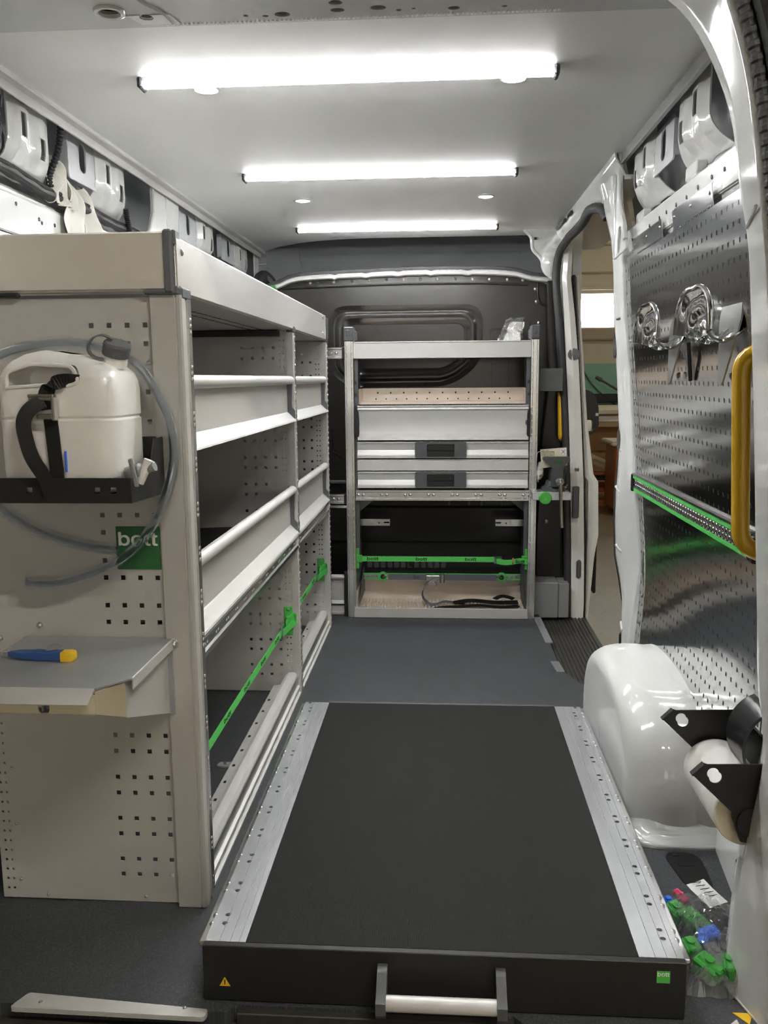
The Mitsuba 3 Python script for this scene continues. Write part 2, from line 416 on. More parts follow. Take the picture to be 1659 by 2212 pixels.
# horizontal swages and lower ledges of the bulkhead
obj('swage', tube([(-.95, 4.622, 1.690), (-.6, 4.618, 1.700), (-.2, 4.617, 1.708), (.2, 4.617, 1.706), (.44, 4.620, 1.695)], .007, 8), 'm_bulk', wf)
obj('ledge', bx(-1.1, .62, 4.585, 4.625, .655, .672, .004), 'm_grey', wf)
obj('lower_panel', bx(-1.1, .60, 4.590, 4.625, .33, .535, .012), 'm_bulk', wf)
for w in wins: obj('recess_frame', prism(w.difference(w.buffer(-.012)), 'y', 4.612, 4.622), 'm_grey', wf)
for i in range(12):
    obj('vent_slat', bx(-.415 + i * .037, -.385 + i * .037, 4.610, 4.622, .185, .235, .004), 'm_grey', wf)
obj('vent_badge', bx(-.185, -.16, 4.606, 4.612, .195, .228, .002), 'm_black', wf)
for (x0, z0, z1) in ((.47, .73, 1.12), (.50, .73, 1.12), (.455, 1.10, 1.50)):
    obj('swage', tube([(x0, 4.62, z0), (x0, 4.617, z1)], .004, 6), 'm_bulk', wf)
obj('swage', tube(curve([(.492, 4.62, 1.72), (.492, 4.617, 1.64), (.505, 4.617, 1.60), (.55, 4.618, 1.585)], 14), .006, 8), 'm_bulk', wf)
obj('swage', tube([(-.60, 4.62, .95), (-.60, 4.617, .83), (-.5, 4.617, .77)], .005, 6), 'm_bulk', wf)
rimx = [-1.0, -.93, -.86, -.80, -.735, -.45, -.10, .20, .37, .42, .46, .55, .60]
rimz = [1.68, 1.695, 1.718, 1.742, 1.752, 1.763, 1.772, 1.769, 1.758, 1.745, 1.735, 1.722, 1.705]
zr = PchipInterpolator(rimx, rimz); xs = np.linspace(-1.0, .60, 90)
dip = sum(np.exp(-((xs - c) / .012) ** 4) for c in (-.57, -.40, -.235, -.06, .125)) * .006
prof = [(4.625, -.024), (4.600, -.026), (4.588, -.020), (4.585, -.008), (4.592, .0), (4.625, .006)]
obj('rim_flange', loft([[(x, y, z + q - d) for (y, q) in prof] for x, z, d in zip(xs, zr(xs), dip)]), 'm_white', wf, label='white painted rim flange', smooth=40)
obj('rim_seal', tube([(x, 4.628, z + .012 - d * .5) for x, z, d in zip(xs, zr(xs), dip)], .013, 8), 'm_rubber', wf, label='black rubber rim seal')
for i, (x, z) in enumerate([(-.70, 1.727), (-.658, 1.729), (-.575, 1.731), (-.478, 1.733), (-.388, 1.736), (-.296, 1.739), (-.205, 1.738), (-.118, 1.738), (-.028, 1.738), (.062, 1.737), (.155, 1.735), (.242, 1.732), (.334, 1.731), (.413, 1.726)]):
    bolt_m = lathe([(.0085, 0), (.0085, .002), (.006, .004), (.002, .005)], 10)
    obj('bolt', mv(bolt_m, along((x, 4.6215, z - .008), (0, -1, 0))), 'm_bolt' if i % 2 == 0 or i > 10 else 'm_grey', wf)
for (x, z) in ((.479, 1.671), (.486, 1.607), (.555, 1.625), (.50, 1.50), (.585, 1.42), (.60, 1.38)):
    obj('bolt', mv(lathe([(.009, 0), (.009, .002), (.005, .004), (.001, .005)], 12), along((x, 4.6195, z), (0, -1, 0))), 'm_steel', wf)
# lining over the cab, seen above the bulkhead
oc = struct('wall_cab', cat(bx(-1.25, .66, 5.12, 5.14, 1.55, 2.03), bx(-1.25, .66, 4.63, 5.13, 1.66, 1.675)), 'm_fabric')
obj('panel', prism(Polygon([(-1.2, 1.70), (-.80, 1.70), (-.84, 1.97), (-1.2, 1.97)]), 'y', 5.095, 5.125), 'm_fabric', oc)
obj('panel', prism(Polygon([(-.52, 1.722), (-.16, 1.722), (-.16, 1.735), (-.52, 1.735)]), 'y', 5.112, 5.125), 'm_fabric', oc)
obj('panel', prism(Polygon([(-.15, 1.72), (.22, 1.72), (.22, 1.91), (-.15, 1.91)]), 'y', 5.116, 5.125), 'm_fabric', oc)
obj('panel', prism(Polygon([(.42, 1.70), (.655, 1.70), (.655, 1.97), (.44, 1.97)]), 'y', 5.10, 5.125), 'm_fabric', oc)
for z in (1.765, 1.875): obj('clip', bx(-1.09, -1.02, 5.085, 5.10, z, z + .012, .002), 'm_midgrey', oc)

# ---------------------------------------------------------------- left side of the van
wl = struct('wall_left', cat(bx(-1.24, -1.20, 1.30, 5.20, -.05, 2.03), bx(-1.21, -1.115, 1.30, 4.62, 1.46, 1.475)), 'm_primer')
def beam_sheet():
    pts = np.array([(-1.115, 1.44), (-1.105, 1.50), (-1.105, 1.592), (-1.099, 1.598), (-1.099, 1.690), (-1.103, 1.697), (-1.118, 1.702), (-1.118, 1.709), (-1.132, 1.714), (-1.132, 1.722), (-1.20, 1.728)])
    return prism(np.vstack([pts, pts[::-1] + [-.004, -.004]]), 'y', 1.60, 2.665), prism(np.vstack([pts, pts[::-1] + [-.004, -.004]]), 'y', 2.675, 4.62)
for m in beam_sheet(): obj('beam', m, 'm_white', wl, label='white painted side beam', smooth=20)
for (y, z) in ((2.235, 1.672), (2.36, 1.655), (2.375, 1.648), (2.455, 1.655), (2.55, 1.648), (2.62, 1.645), (3.05, 1.66)):
    obj('beam_hole', mv(lathe([(.0055, 0), (.0055, .001), (.004, .0014)], 10), along((-1.099, y, z), (1, 0, 0))), 'm_black', wl)

def bracket_mesh(y0, y1, z0, z1, s=1, xo=-1.065, slots=True):
    """pressed roof bracket: a channel that comes down from the roof edge and sweeps out to the beam; s=1 opens to +x"""
    w = y1 - y0
    U = np.unique(np.r_[np.linspace(0, 1, 13), .20, .32, .66, .78]); V = np.unique(np.r_[np.linspace(0, 1, 17), .36, .60, .52, .74])
    if not slots: V = np.linspace(0, 1, 17)
    def fn(u, v, t):
        # v: 0 top, 1 bottom
        z = z1 + (z0 - z1) * v
        sweep = np.clip((v - .62) / .38, 0, 1) ** 2 * .055
        emb = .012 * (np.clip((u - .06) / .08, 0, 1) * np.clip((.94 - u) / .08, 0, 1)) - .008 * np.exp(-((u - .5) / .07) ** 2)
        rim = .004 * np.exp(-(((u - .26) / .12) ** 4 + ((v - .48) / .19) ** 4)) + .004 * np.exp(-(((u - .72) / .12) ** 4 + ((v - .63) / .19) ** 4))
        emb = emb + (rim if slots else 0)
        yy = y0 + w * u + (np.clip((v - .55) / .45, 0, 1) ** 2) * (u - .5) * w * .30
        return xo + s * (emb - sweep - t * .004 / .004 * 1.0), yy, z
    def hole(i, j):
        a, b = (U[i] + U[i + 1]) / 2, (V[j] + V[j + 1]) / 2
        return slots and ((.20 < a < .32 and .36 < b < .60) or (.66 < a < .78 and .52 < b < .74))
    return sheet(U, V, fn, .004, hole)

def ear_mesh(y0, y1, z0, z1, xo, s):
    p = rrect(y0, y1, z0, z1, .012).difference(slot(y0 * .5 + y1 * .5, z0 * .45 + z1 * .55, .05, .085))
    return cat(prism(p, 'x', xo - .002, xo + .002), bx(xo - .022 if s > 0 else xo, xo if s > 0 else xo + .022, y0 - .001, y0 + .002, z0 + .012, z1 - .012))

for (a, b, z0, z1, ear) in ((2.205, 2.43, 1.745, 1.99, None), (2.76, 3.01, 1.75, 1.99, (2.565, 2.775, 1.81, 1.948)), (3.88, 4.16, 1.752, 1.99, (3.63, 3.90, 1.80, 1.94)), (4.59, 4.87, 1.752, 1.99, (4.33, 4.61, 1.81, 1.942))):
    k = obj('bracket', bracket_mesh(a, b, z0, z1, 1, -1.092), 'm_white', wl, label='white pressed steel bracket under the roof edge', smooth=50)
    if ear: obj('ear', ear_mesh(*ear, -1.097, 1), 'm_primer', k)
pc = Polygon([(3.03, 1.60), (3.08, 1.70), (3.17, 1.76), (3.22, 1.83), (3.225, 1.965), (3.56, 1.965), (3.53, 1.74), (3.52, 1.60)]).difference(Point(3.17, 1.655).buffer(.028))
k = obj('pillar', cat(prism(pc, 'x', -1.075, -1.07), bx(-1.076, -1.066, 3.385, 3.390, 1.62, 1.95)), 'm_white', wl, label='white flared pillar')
obj('edge_bead', tube([(-1.068, 3.04, 1.62), (-1.066, 3.085, 1.70), (-1.066, 3.175, 1.76), (-1.066, 3.225, 1.83), (-1.066, 3.23, 1.95)], .007, 8), 'm_white', k)
obj('pillar', bx(-1.08, -1.074, 4.98, 5.10, 1.70, 1.96, .002), 'm_white', wl)
t = thing('wiring_loom', 'thick black wiring loom running along the top of the left side beam', 'wiring loom')
P_ = curve([(-1.10, 1.35, 1.742), (-1.10, 1.7, 1.746), (-1.10, 2.0, 1.745), (-1.10, 2.2, 1.748), (-1.102, 2.4, 1.735), (-1.10, 2.62, 1.74), (-1.105, 2.9, 1.735), (-1.10, 3.1, 1.735), (-1.12, 3.3, 1.73)], 90)
obj('sleeve', tube(P_, .014 + .002 * np.sin(np.arange(90) * 1.3), 10), 'm_black', t)
obj('branch', tube(P_ + [.005, .01, .013], .006, 8), 'm_black', t)
for i in (34, 50, 58): obj('cable_tie', mv(trimesh.creation.torus(.019, .0018, 20, 6), along(P_[i], P_[i + 1] - P_[i])), 'm_print', t, label='white cable tie')
for (pts, lab) in (([(-1.07, 2.475, 1.955), (-1.075, 2.475, 1.90), (-1.09, 2.47, 1.84), (-1.105, 2.455, 1.78), (-1.10, 2.45, 1.755)], 'black corrugated cable tube hanging between the first two left brackets'),
                   ([(-1.085, 2.99, 1.80), (-1.085, 3.00, 1.77), (-1.09, 3.02, 1.72), (-1.12, 3.03, 1.69)], 'black corrugated cable tube below the second left bracket'),
                   ([(-1.09, 4.11, 1.81), (-1.08, 4.16, 1.78), (-1.08, 4.16, 1.73), (-1.10, 4.10, 1.70)], 'black corrugated cable tube looping below the third left bracket')):
    c = curve(pts, 60)
    obj('cable_tube', tube(c, .0085 + .0015 * np.sign(np.sin(np.arange(60) * 2.1)), 10), 'm_black', None, lab, 'cable')
t = thing('wiring_plug', 'pale plug with dark wires at the upper left edge of the picture', 'plug')
obj('plug_body', mv(lathe([(.012, 0), (.02, .006), (.02, .02), (.013, .026)], 16), along((-1.09, 2.105, 1.86), (1, .2, 0))), 'm_print', t)
obj('wire', tube(curve([(-1.06, 2.08, 1.91), (-1.06, 2.11, 1.90), (-1.065, 2.115, 1.87)], 12), .007, 8), 'm_black', t)
obj('wire', tube(curve([(-1.07, 2.11, 1.85), (-1.07, 2.135, 1.80), (-1.07, 2.12, 1.77), (-1.08, 2.10, 1.75)], 16), .004, 6), 'm_black', t)
obj('wire', tube(curve([(-1.075, 2.11, 1.83), (-1.08, 2.11, 1.80), (-1.09, 2.08, 1.76)], 12), .016, 8), 'm_black', t)
# white cloth hanging over the beam, and a second scrap behind
def cloth(y0, y1, z0, z1, seed, top):
    U = np.linspace(0, 1, 28); V = np.linspace(0, 1, 32)
    def fn(u, v, w):
        pinch = .45 + .55 * np.clip(v * 1.6, 0, 1) ** .7
        y = (y0 + y1) / 2 + (u - .5) * (y1 - y0) * pinch + .02 * v
        f = .013 * np.sin(u * 15 + seed + 2 * v) * (1 - .4 * v) + .02 * (meshkit.noise(np.stack([u * 5 + seed, v * 4, u * 0], -1)) - .5)
        x = -1.085 + f + top * np.exp(-v * 7) - w
        z = z1 + (z0 - z1) * v + .015 * np.sin(u * 6 + seed) * (1 - v)
        return x, y, z
    return sheet(U, V, fn, .0015)
obj('white_cloth', cloth(2.47, 2.79, 1.56, 1.805, 1.0, -.03), 'm_cloth', None, 'creased off-white cloth hanging down over the left beam above the shelving', 'cloth', smooth=60)
obj('white_cloth', cloth(2.43, 2.545, 1.715, 1.84, 4.0, -.05), 'm_cloth', None, 'small off-white cloth scrap tucked behind the first left bracket cable', 'cloth', smooth=60)
for (x, y, z, w) in ((-1.06, 3.95, 1.745, 'third bracket'), (-.87, 4.56, 1.672, 'bulkhead corner')):
    t = thing('strap_ratchet', f'small green strap ratchet peeking over the top shelf edge near the {w}', 'strap ratchet')
    obj('body', prism(Polygon([(y - .04, z), (y - .02, z + .03), (y + .01, z + .022), (y + .035, z), (y + .02, z - .03), (y - .03, z - .03)]), 'x', x - .03, x - .005), 'm_green', t)
    obj('lever', bx(x - .006, x, y - .02, y + .02, z - .02, z + .012, .002), 'm_grey', t)
c = curve([(-1.02, 4.7, 1.68), (-1.0, 4.74, 1.735), (-.98, 4.78, 1.77), (-.95, 4.80, 1.745), (-.935, 4.82, 1.69)], 24)
obj('belt_cover', tube(c, .026 + .012 * np.sin(np.linspace(0, 3.1, 24)), 10), 'm_black', None, 'black plastic cover in the upper left corner above the bulkhead', 'cover')

# ---------------------------------------------------------------- right side of the van
xw = PchipInterpolator([-.1, 0, .2, .5, .8, 1.1, 1.4, 1.6, 1.8, 1.95, 2.05], [.70, .705, .712, .728, .708, .682, .650, .634, .605, .578, .555])
ZW = np.linspace(-.05, 1.60, 40)
wr = struct('wall_right', sheet([1.50, 1.72, 2.2, 2.7, 3.20], ZW, lambda u, v, w: (xw(v) + .055 + w, u, v), .01), 'm_primer', smooth=40)
obj('outer_skin', cat(sheet([1.45, 3.35], np.linspace(-.05, 2.03, 20), lambda u, v, w: (xw(v) + .10 + w, u, v), .01), bx(.655, .70, 4.53, 5.75, -.1, 2.03)), 'm_primer', wr)
# upper beam with holes, folds and white tabs
bp = np.array([(xw(1.585) + .010, 1.585), (xw(1.625) + .004, 1.628), (xw(1.63) - .004, 1.634), (xw(1.66) - .002, 1.66), (xw(1.70) - .004, 1.700), (xw(1.70) + .010, 1.706), (xw(1.70) + .012, 1.716), (xw(1.70) + .026, 1.722), (xw(1.70) + .07, 1.730)])
obj('beam', prism(np.vstack([bp, bp[::-1] + [.004, -.004]]), 'y', 1.56, 3.16), 'm_white', wr, label='white painted side beam', smooth=20)
for (y, z) in ((2.98, 1.665), (2.90, 1.66), (2.86, 1.655), (2.74, 1.668), (2.62, 1.67), (2.54, 1.672), (2.44, 1.672), (2.34, 1.672), (2.24, 1.675), (2.13, 1.675), (2.04, 1.672), (1.95, 1.69)):
    obj('beam_hole', mv(lathe([(.0055, 0), (.0055, .001), (.004, .0014)], 10), along((xw(z) - .0035, y, z), (-1, 0, -.1))), 'm_black', wr)
for (a, b, z0, z1, ear) in ((2.19, 2.455, 1.752, 1.99, None), (2.72, 2.985, 1.752, 1.99, (2.51, 2.74, 1.805, 1.925))):
    k = obj('bracket', bracket_mesh(a, b, z0, z1, -1, .625), 'm_white', wr, label='white pressed steel bracket under the roof edge', smooth=50)
    if ear: obj('ear', ear_mesh(*ear, .628, -1), 'm_primer', k)
obj('beam_tab', bx(.632, .66, 2.30, 2.40, 1.72, 1.755, .003), 'm_white', wr)
obj('beam_tab', bx(.632, .66, 2.88, 2.98, 1.71, 1.745, .003), 'm_white', wr)
pc = Polygon([(3.12, 1.62), (2.92, 1.63), (2.945, 1.71), (3.005, 1.77), (3.03, 1.84), (3.03, 1.96), (3.12, 1.96)]).difference(slot(3.03, 1.672, .045, .09))
k = obj('pillar_top', prism(pc, 'x', .590, .596), 'm_white', wr, label='white flared pillar top with an oval hole')
obj('edge_bead', tube([(.590, 2.93, 1.66), (.590, 2.952, 1.71), (.590, 3.012, 1.772), (.590, 3.036, 1.84), (.586, 3.036, 1.95)], .008, 8), 'm_white', k)
obj('edge_bead', tube([(.590, 3.105, 1.62), (.588, 3.11, 1.80), (.586, 3.11, 1.94)], .006, 8), 'm_white', k)
obj('rod', tube([(.64, 1.75, 1.80), (.60, 1.95, 1.775)], .005, 6), 'm_papercream', wr)
# B pillar between the side door opening and the perforated panel
zl = np.array([1.90, 1.851, 1.805, 1.72, 1.60, 1.519, 1.38, 1.242, 1.10, .976, .88, .776, .65, .518, .42, .33, .23, .138, -.04])
xl = np.array([.585, .604, .615, .640, .650, .655, .664, .672, .681, .689, .684, .676, .677, .684, .704, .720, .727, .731, .735])
zr_ = np.array([1.90, 1.84, 1.79, 1.70, 1.63, 1.52, 1.40, 1.27, 1.158, 1.03, .92, .81, .70, .606, .52, .43, .33, .235, -.04])
xr = np.array([.580, .588, .595, .612, .625, .628, .640, .655, .668, .680, .690, .698, .710, .722, .724, .712, .703, .695, .690])
rings = []
for i in range(len(zl)):
    a = np.array([xl[i], 3.385, zl[i]]); b = np.array([xr[i], 3.12, zr_[i]])
    row = [a + [.09, .03, 0], a + [.012, .012, 0], a]
    for s in (.12, .3, .42, .5, .58, .85, .97): row.append(a * (1 - s) + b * s + np.array([-.006 - .012 * (.2 < s < .55), 0, 0]))
    row += [b, b + [.02, -.004, 0]]
    rings.append(row)
bpil = obj('door_pillar', loft(rings), 'm_white', wr, label='white pillar between side door opening and perforated panel', smooth=50)
obj('pillar_seam', tube([(.634, 3.25, 1.425), (.645, 3.20, 1.43), (.634, 3.13, 1.44)], .0035, 6), 'm_grey', bpil)
def on_pillar(z, s):
    a = np.array([np.interp(z, zl[::-1], xl[::-1]), 3.385, z]); b = np.array([np.interp(z, zr_[::-1], xr[::-1]), 3.12, z])
    return a * (1 - s) + b * s
for z, hh in ((1.335, .06), (.985, .05)):
    p = on_pillar(z, .30)
    m = mv(prism(Polygon([(.025 * math.cos(k * .3), hh * .8 * math.sin(k * .3)) for k in range(21)]), 'z', -.004, .003), basis(p + [-.0185, 0, 0], (.06, -1, 0), (0, 0, 1)))
    obj('oval_hole', m, 'm_blackgloss', bpil)
for z in (.955, .80, .57, .26):
    p, q = on_pillar(z, .20), on_pillar(z - .012, .46)
    obj('pressing', tube([p + [-.014, 0, 0], q + [-.015, 0, 0]], .006, 8), 'm_white', bpil)
obj('door_striker', bx(.712, .735, 3.38, 3.40, .10, .20, .006), 'm_black', bpil)

# ---------------------------------------------------------------- side door opening: seal, roof rail, front post, corner
dr_ = struct('door_1', tube(curve([(.664, 4.44, -.03), (.650, 4.44, .344), (.625, 4.44, .95), (.598, 4.44, 1.30), (.570, 4.44, 1.60), (.562, 4.44, 1.75), (.572, 4.42, 1.825), (.583, 4.36, 1.852), (.582, 4.1, 1.858), (.580, 3.7, 1.860), (.586, 3.47, 1.858), (.600, 3.43, 1.845), (.618, 3.41, 1.81)], 90), .020, 10), 'm_rubber', smooth=50)
obj('edge_seal', tube(np.stack([xl + .006, np.full(len(xl), 3.402), zl], 1)[1:], .008, 8), 'm_rubber', dr_)
obj('roof_rail', cat(sheet([3.02, 3.3, 3.8, 4.3, 4.62], [0, 1, 2, 3], lambda u, v, w: (.562 + .012 * v - (v == 1) * .006 + w, u, 1.955 - .026 * v), .006), bx(.60, .80, 3.02, 4.62, 1.865, 1.88)), 'm_white', dr_, smooth=40)
obj('rail_slot', bx(.556, .562, 3.95, 4.06, 1.925, 1.94, .002), 'm_black', dr_)
obj('rail_slot', bx(.556, .562, 4.14, 4.22, 1.925, 1.94, .002), 'm_black', dr_)
obj('trim_clip', bx(.55, .563, 4.16, 4.42, 1.93, 1.945, .003), 'm_midgrey', dr_)
# white corner panel between ceiling and front post
cp = rpoly([(.40, 1.955), (.445, 1.915), (.447, 1.855), (.49, 1.815), (.535, 1.72), (.575, 1.70), (.575, 1.80), (.60, 1.86), (.60, 1.96)], .02, 4)
U_ = np.linspace(0, 1, len(cp))
obj('corner_panel', cat(prism(Polygon(cp), 'y', 4.50, 4.53), tube(np.stack([cp[:, 0], np.full(len(cp), 4.505), cp[:, 1]], 1)[:22], .010, 8), mv(trimesh.creation.icosphere(3, 1.0), np.diag([.055, .03, .075, 1]) + np.array([[0, 0, 0, .545], [0, 0, 0, 4.505], [0, 0, 0, 1.79], [0, 0, 0, 0]]))), 'm_white', dr_, smooth=50)
obj('clip_hole', bx(.455, .468, 4.49, 4.502, 1.90, 1.912, .002), 'm_black', dr_)
def post(xs, zs, wd, y0, y1):
    return loft([[(x, y1, z), (x, y0, z), (x + w * .5, y0 - .008, z), (x + w, y0, z), (x + w, y1, z)] for x, z, w in zip(xs, zs, wd)])
pz = [1.86, 1.70, 1.50, 1.28, 1.0, .7, .344, .05, -.07]
px = [.598, .588, .604, .620, .640, .655, .668, .675, .678]
obj('front_post', post(px, pz, [.04, .045, .055, .062, .062, .066, .066, .066, .06], 4.425, 4.52), 'm_white', dr_, smooth=20)
obj('latch_plate', bx(.665, .70, 4.408, 4.42, .50, .665, .012), 'm_grey', dr_)
obj('latch_plate', bx(.695, .72, 4.405, 4.425, .18, .28, .01), 'm_grey', dr_)
for z, x in ((.75, .685), (1.33, .655)):
    obj('plug', mv(lathe([(.012 if z < 1 else .03, 0), (.012 if z < 1 else .03, .003), (.004, .004)], 14), along((x, 4.421, z), (0, -1, 0))), 'm_grey', dr_)
obj('door_edge', post([.645, .662, .678, .70, .72, .74, .742, .742], [1.72, 1.5, 1.28, 1.0, .7, .4, .1, -.08], [.012] * 8, 4.45, 4.53), 'm_rubber', dr_, smooth=20)
obj('cab_door', post([.658, .675, .692, .712, .73, .756, .760, .752, .75], [1.72, 1.5, 1.28, 1.0, .72, .68, .4, .28, -.10], [.02, .02, .024, .028, .05, .05, .055, .045, .02], 4.48, 4.56), 'm_white', dr_, smooth=20)
obj('side_moulding', bx(.795, .812, 4.49, 4.56, .08, .36, .008), 'm_black', dr_)
# black steel trim column between bulkhead and post
obj('trim_column', prism([(.50, -.03), (.645, -.03), (.635, .35), (.61, .95), (.585, 1.30), (.56, 1.60), (.556, 1.70), (.53, 1.70), (.55, 1.2), (.52, .9), (.50, .4)], 'y', 4.50, 4.56), 'm_bulk', dr_)
obj('base_box', cat(bx(.45, .60, 4.36, 4.60, -.02, .17, .006), bx(.60, .655, 4.37, 4.60, -.02, .165, .004)), 'm_midgrey', dr_)
# mirror outside
t = thing('door_mirror', 'black door mirror of the van seen through the open side door', 'mirror')
mp = Polygon(rpoly([(.86, 1.145), (.955, 1.13), (.99, 1.05), (.998, .90), (.965, .855), (.86, .84)], [.03, .05, .04, .04, .05, .02]))
obj('housing', cat(prism(mp.difference(rrect(.83, .965, .872, .945, .02)), 'y', 5.58, 5.70), bx(.69, .93, 5.62, 5.66, 1.0, 1.06, .01)), 'm_black', t)
obj('lower_glass', prism(rrect(.84, .97, .868, .95, .02), 'y', 5.62, 5.63), 'm_chrome', t)
obj('indicator', bx(.972, .992, 5.57, 5.59, .97, .99, .004), 'm_print', t)
obj('vent', cat(*[bx(.886 + i * .011, .891 + i * .011, 5.572, 5.582, .98, 1.05) for i in range(3)]), 'm_grey', t)

# ---------------------------------------------------------------- rear door frame on the right
zi = np.array([1.95, 1.947, 1.94, 1.905, 1.86, 1.78, 1.668, 1.55, 1.49, 1.352, 1.161, .884, .70, .595, .565, .335, .0])
xi = np.array([-1.0, -.35, .24, .335, .405, .462, .505, .523, .536, .552, .568, .588, .601, .611, .613, .599, .570])
yi = np.full(len(zi), 1.62); yi[-3:] = [1.605, 1.605, 1.61]
zo = np.array([1.968, 1.965, 1.96, 1.93, 1.88, 1.808, 1.70, 1.60, 1.50, 1.352, 1.161, .884, .70, .60, .565, .335, .0])
xo_ = np.array([-1.0, -.35, .24, .34, .405, .440, .474, .494, .509, .530, .548, .572, .592, .606, .610, .612, .608])
CI = curve(np.stack([xi, yi, zi], 1), 120); CO = curve(np.stack([xo_, np.full(len(zi), 1.475), zo], 1), 120)
rings = []
for a, b in zip(CI, CO):
    q_ = np.clip((a[2] - 1.45) / .4, 0, 1); n_ = np.array([1 - .3 * q_, 0, .05 + .65 * q_])
    rings.append([a + n_ * .05 + [0, .14, 0], a + n_ * .02 + [0, .06, 0], a + n_ * .004 + [0, .01, 0], a, a * .9 + b * .1 - n_ * .001, a * .1 + b * .9, b, b + n_ * .012 + [0, -.012, 0], b + n_ * .06 + [0, -.02, 0]])
fr = struct('door_2', loft(rings), 'm_white', smooth=45)
sp = curve(np.stack([xo_, np.full(len(zi), 1.462), zo], 1)[:14], 780)
obj('door_seal', tube(sp + [.012, -.004, .004], .011 + .0012 * np.sign(np.sin(np.arange(780) * 1.05)), 10), 'm_rubber', fr, label='ribbed black rubber door seal')
obj('door_seal', tube(sp + [.040, -.020, .014], .024, 10), 'm_black', fr)
obj('sill_edge', tube([(.571, 1.607, .004), (.604, 1.50, .004), (.63, 1.42, .004)], .0035, 8), 'm_print', fr)
for i, (a, b) in enumerate(((1.50, 1.47),)):
    obj('pressed_step', tube([(np.interp(1.478, zi[::-1], xi[::-1]) - .002, 1.615, 1.478), (np.interp(1.50, zo[::-1], xo_[::-1]) - .002, 1.49, 1.492)], .003, 8), 'm_white', fr)
obj('bolt', mv(lathe([(.008, 0), (.007, .003), (.001, .005)], 10), along((.537, 1.56, 1.64), (-1, 0, 0))), 'm_grey', fr)
obj('frame_hole', mv(lathe([(.007, 0), (.006, .0015)], 10), along((.603, 1.52, .07), (-.9, -.3, 0))), 'm_grey', fr)
t = obj('warning_triangle', mv(prism(Polygon([(0, 0), (.034, 0), (.017, .034)]), 'z', 0, .0008), basis((.585, 1.50, .0005), (.5, 1, 0), (-1, .4, 0))), 'm_yellow', fr)
obj('pillar_foot', sheet([1.60, 1.75, 1.9, 2.02, 2.10, 2.118], np.linspace(-.02, .36, 9), lambda u, v, w: (.688 + .024 * np.clip((u - 1.9) / .23, 0, 1) + .02 * v + w, u, v), .006), 'm_white', wr)
obj('pillar_foot_slot', tube(curve([(.690, 1.90, .10), (.688, 1.86, .115), (.688, 1.82, .09)], 10), .006, 6), 'm_grey', wr)

# ---------------------------------------------------------------- perforated panel on the right wall
PY = [1.66 + .038 * k for k in range(39)]           # hole centres
PZ = [.06 + .038 * k for k in range(41)]
Ug = sorted([y - .0048 for y in PY] + [y + .0048 for y in PY] + [1.635, 3.118])
Vg = sorted([z - .0052 for z in PZ] + [z + .0052 for z in PZ] + [-.01, 1.605])
def panel_open(i, j):
    y, z = (Ug[i] + Ug[i + 1]) / 2, (Vg[j] + Vg[j + 1]) / 2
    if z < .32 and y < 2.17 or abs((y - 2.57) / .45) ** 2.6 + max(z, 0) ** 2.6 / .325 ** 2.6 < 1: return True
    return i % 2 == 1 and j % 2 == 1 and not .80 < z < .87
t = thing('perforated_panel', 'tall bare metal panel with rows of square holes on the right wall', 'perforated panel')
obj('sheet', sheet(Ug, Vg, lambda u, v, w: (xw(v) - .004 - .012 * np.clip((3.045 - u) / .03, 0, 1) + w, u, v), .0018, panel_open), 'm_sheet', t, smooth=40)
for (a, b) in ((2.10, 2.445), (2.56, 2.925)):
    Ut = np.linspace(a, b, 3)
    k = obj('top_flap', sheet(Ut, np.linspace(1.606, 1.657, 4), lambda u, v, w: (xw(v) - .0145 + w, u, v), .0018), 'm_sheet', t)
    for q in np.linspace(a + .012, b - .012, 22): obj('slit', bx(xw(1.606) - .0165, xw(1.606) - .0138, q - .004, q + .004, 1.6035, 1.608), 'm_black', k) if q < a + .32 else None
    for q in (a + .02, (a + b) / 2, b - .02): obj('rivet', mv(lathe([(.0055, 0), (.004, .002), (.001, .003)], 10), along((xw(1.64) - .0145, q, 1.638), (-1, 0, -.15))), 'm_steel', k)
obj('seam_strip', sheet([1.868, 1.8705], np.linspace(.0, 1.6, 30), lambda u, v, w: (xw(v) - .0172 + w, u, v), .0012), 'm_grey', t)
for (y, z) in ((3.09, 1.34), (3.09, 1.14), (3.085, .72), (3.08, .43), (3.08, .33), (2.98, .37)):
    obj('rivet', mv(lathe([(.006, 0), (.004, .002), (.001, .003)], 10), along((xw(z) - .016 + .012 * (y > 3.05), y, z), (-1, 0, 0))), 'm_steel', t)
# airline rail with green edges
t = thing('lashing_rail', 'perforated metal lashing rail with green edges across the right panel', 'lashing rail')
zc = .845
sec = lambda z0, z1, o0, o1: [(xw(z0) - .016 - o0, z0), (xw(z0) - .016 - o1, z0), (xw(z1) - .016 - o1, z1), (xw(z1) - .016 - o0, z1)]
RU = np.linspace(1.905, 3.08, 95); RV = np.array([zc - .017, zc - .010, zc - .004, zc + .004, zc + .010, zc + .017])
obj('rail', cat(sheet(RU, RV, lambda u, v, w: (xw(zc) - .026 + w, u, v), .006, lambda i, j: (j in (1, 3)) and i % 2 == 1), prism(sec(zc - .03, zc + .03, 0, .004), 'y', 1.905, 3.08)), 'm_alu', t)
for i in range(46):
    y = 1.922 + i * .025
    for dz in (-.007, .007):
        obj('lip', mv(trimesh.creation.torus(.0068, .0022, 10, 5), along((xw(zc) - .0262, y, zc + dz), (1, 0, 0))), 'm_chrome', t)
for a, b in ((zc + .017, zc + .029), (zc - .029, zc - .017)):
    obj('green_edge', prism(sec(a, b, .003, .012), 'y', 1.905, 3.08), 'm_strap', t, label='green plastic edge strip')
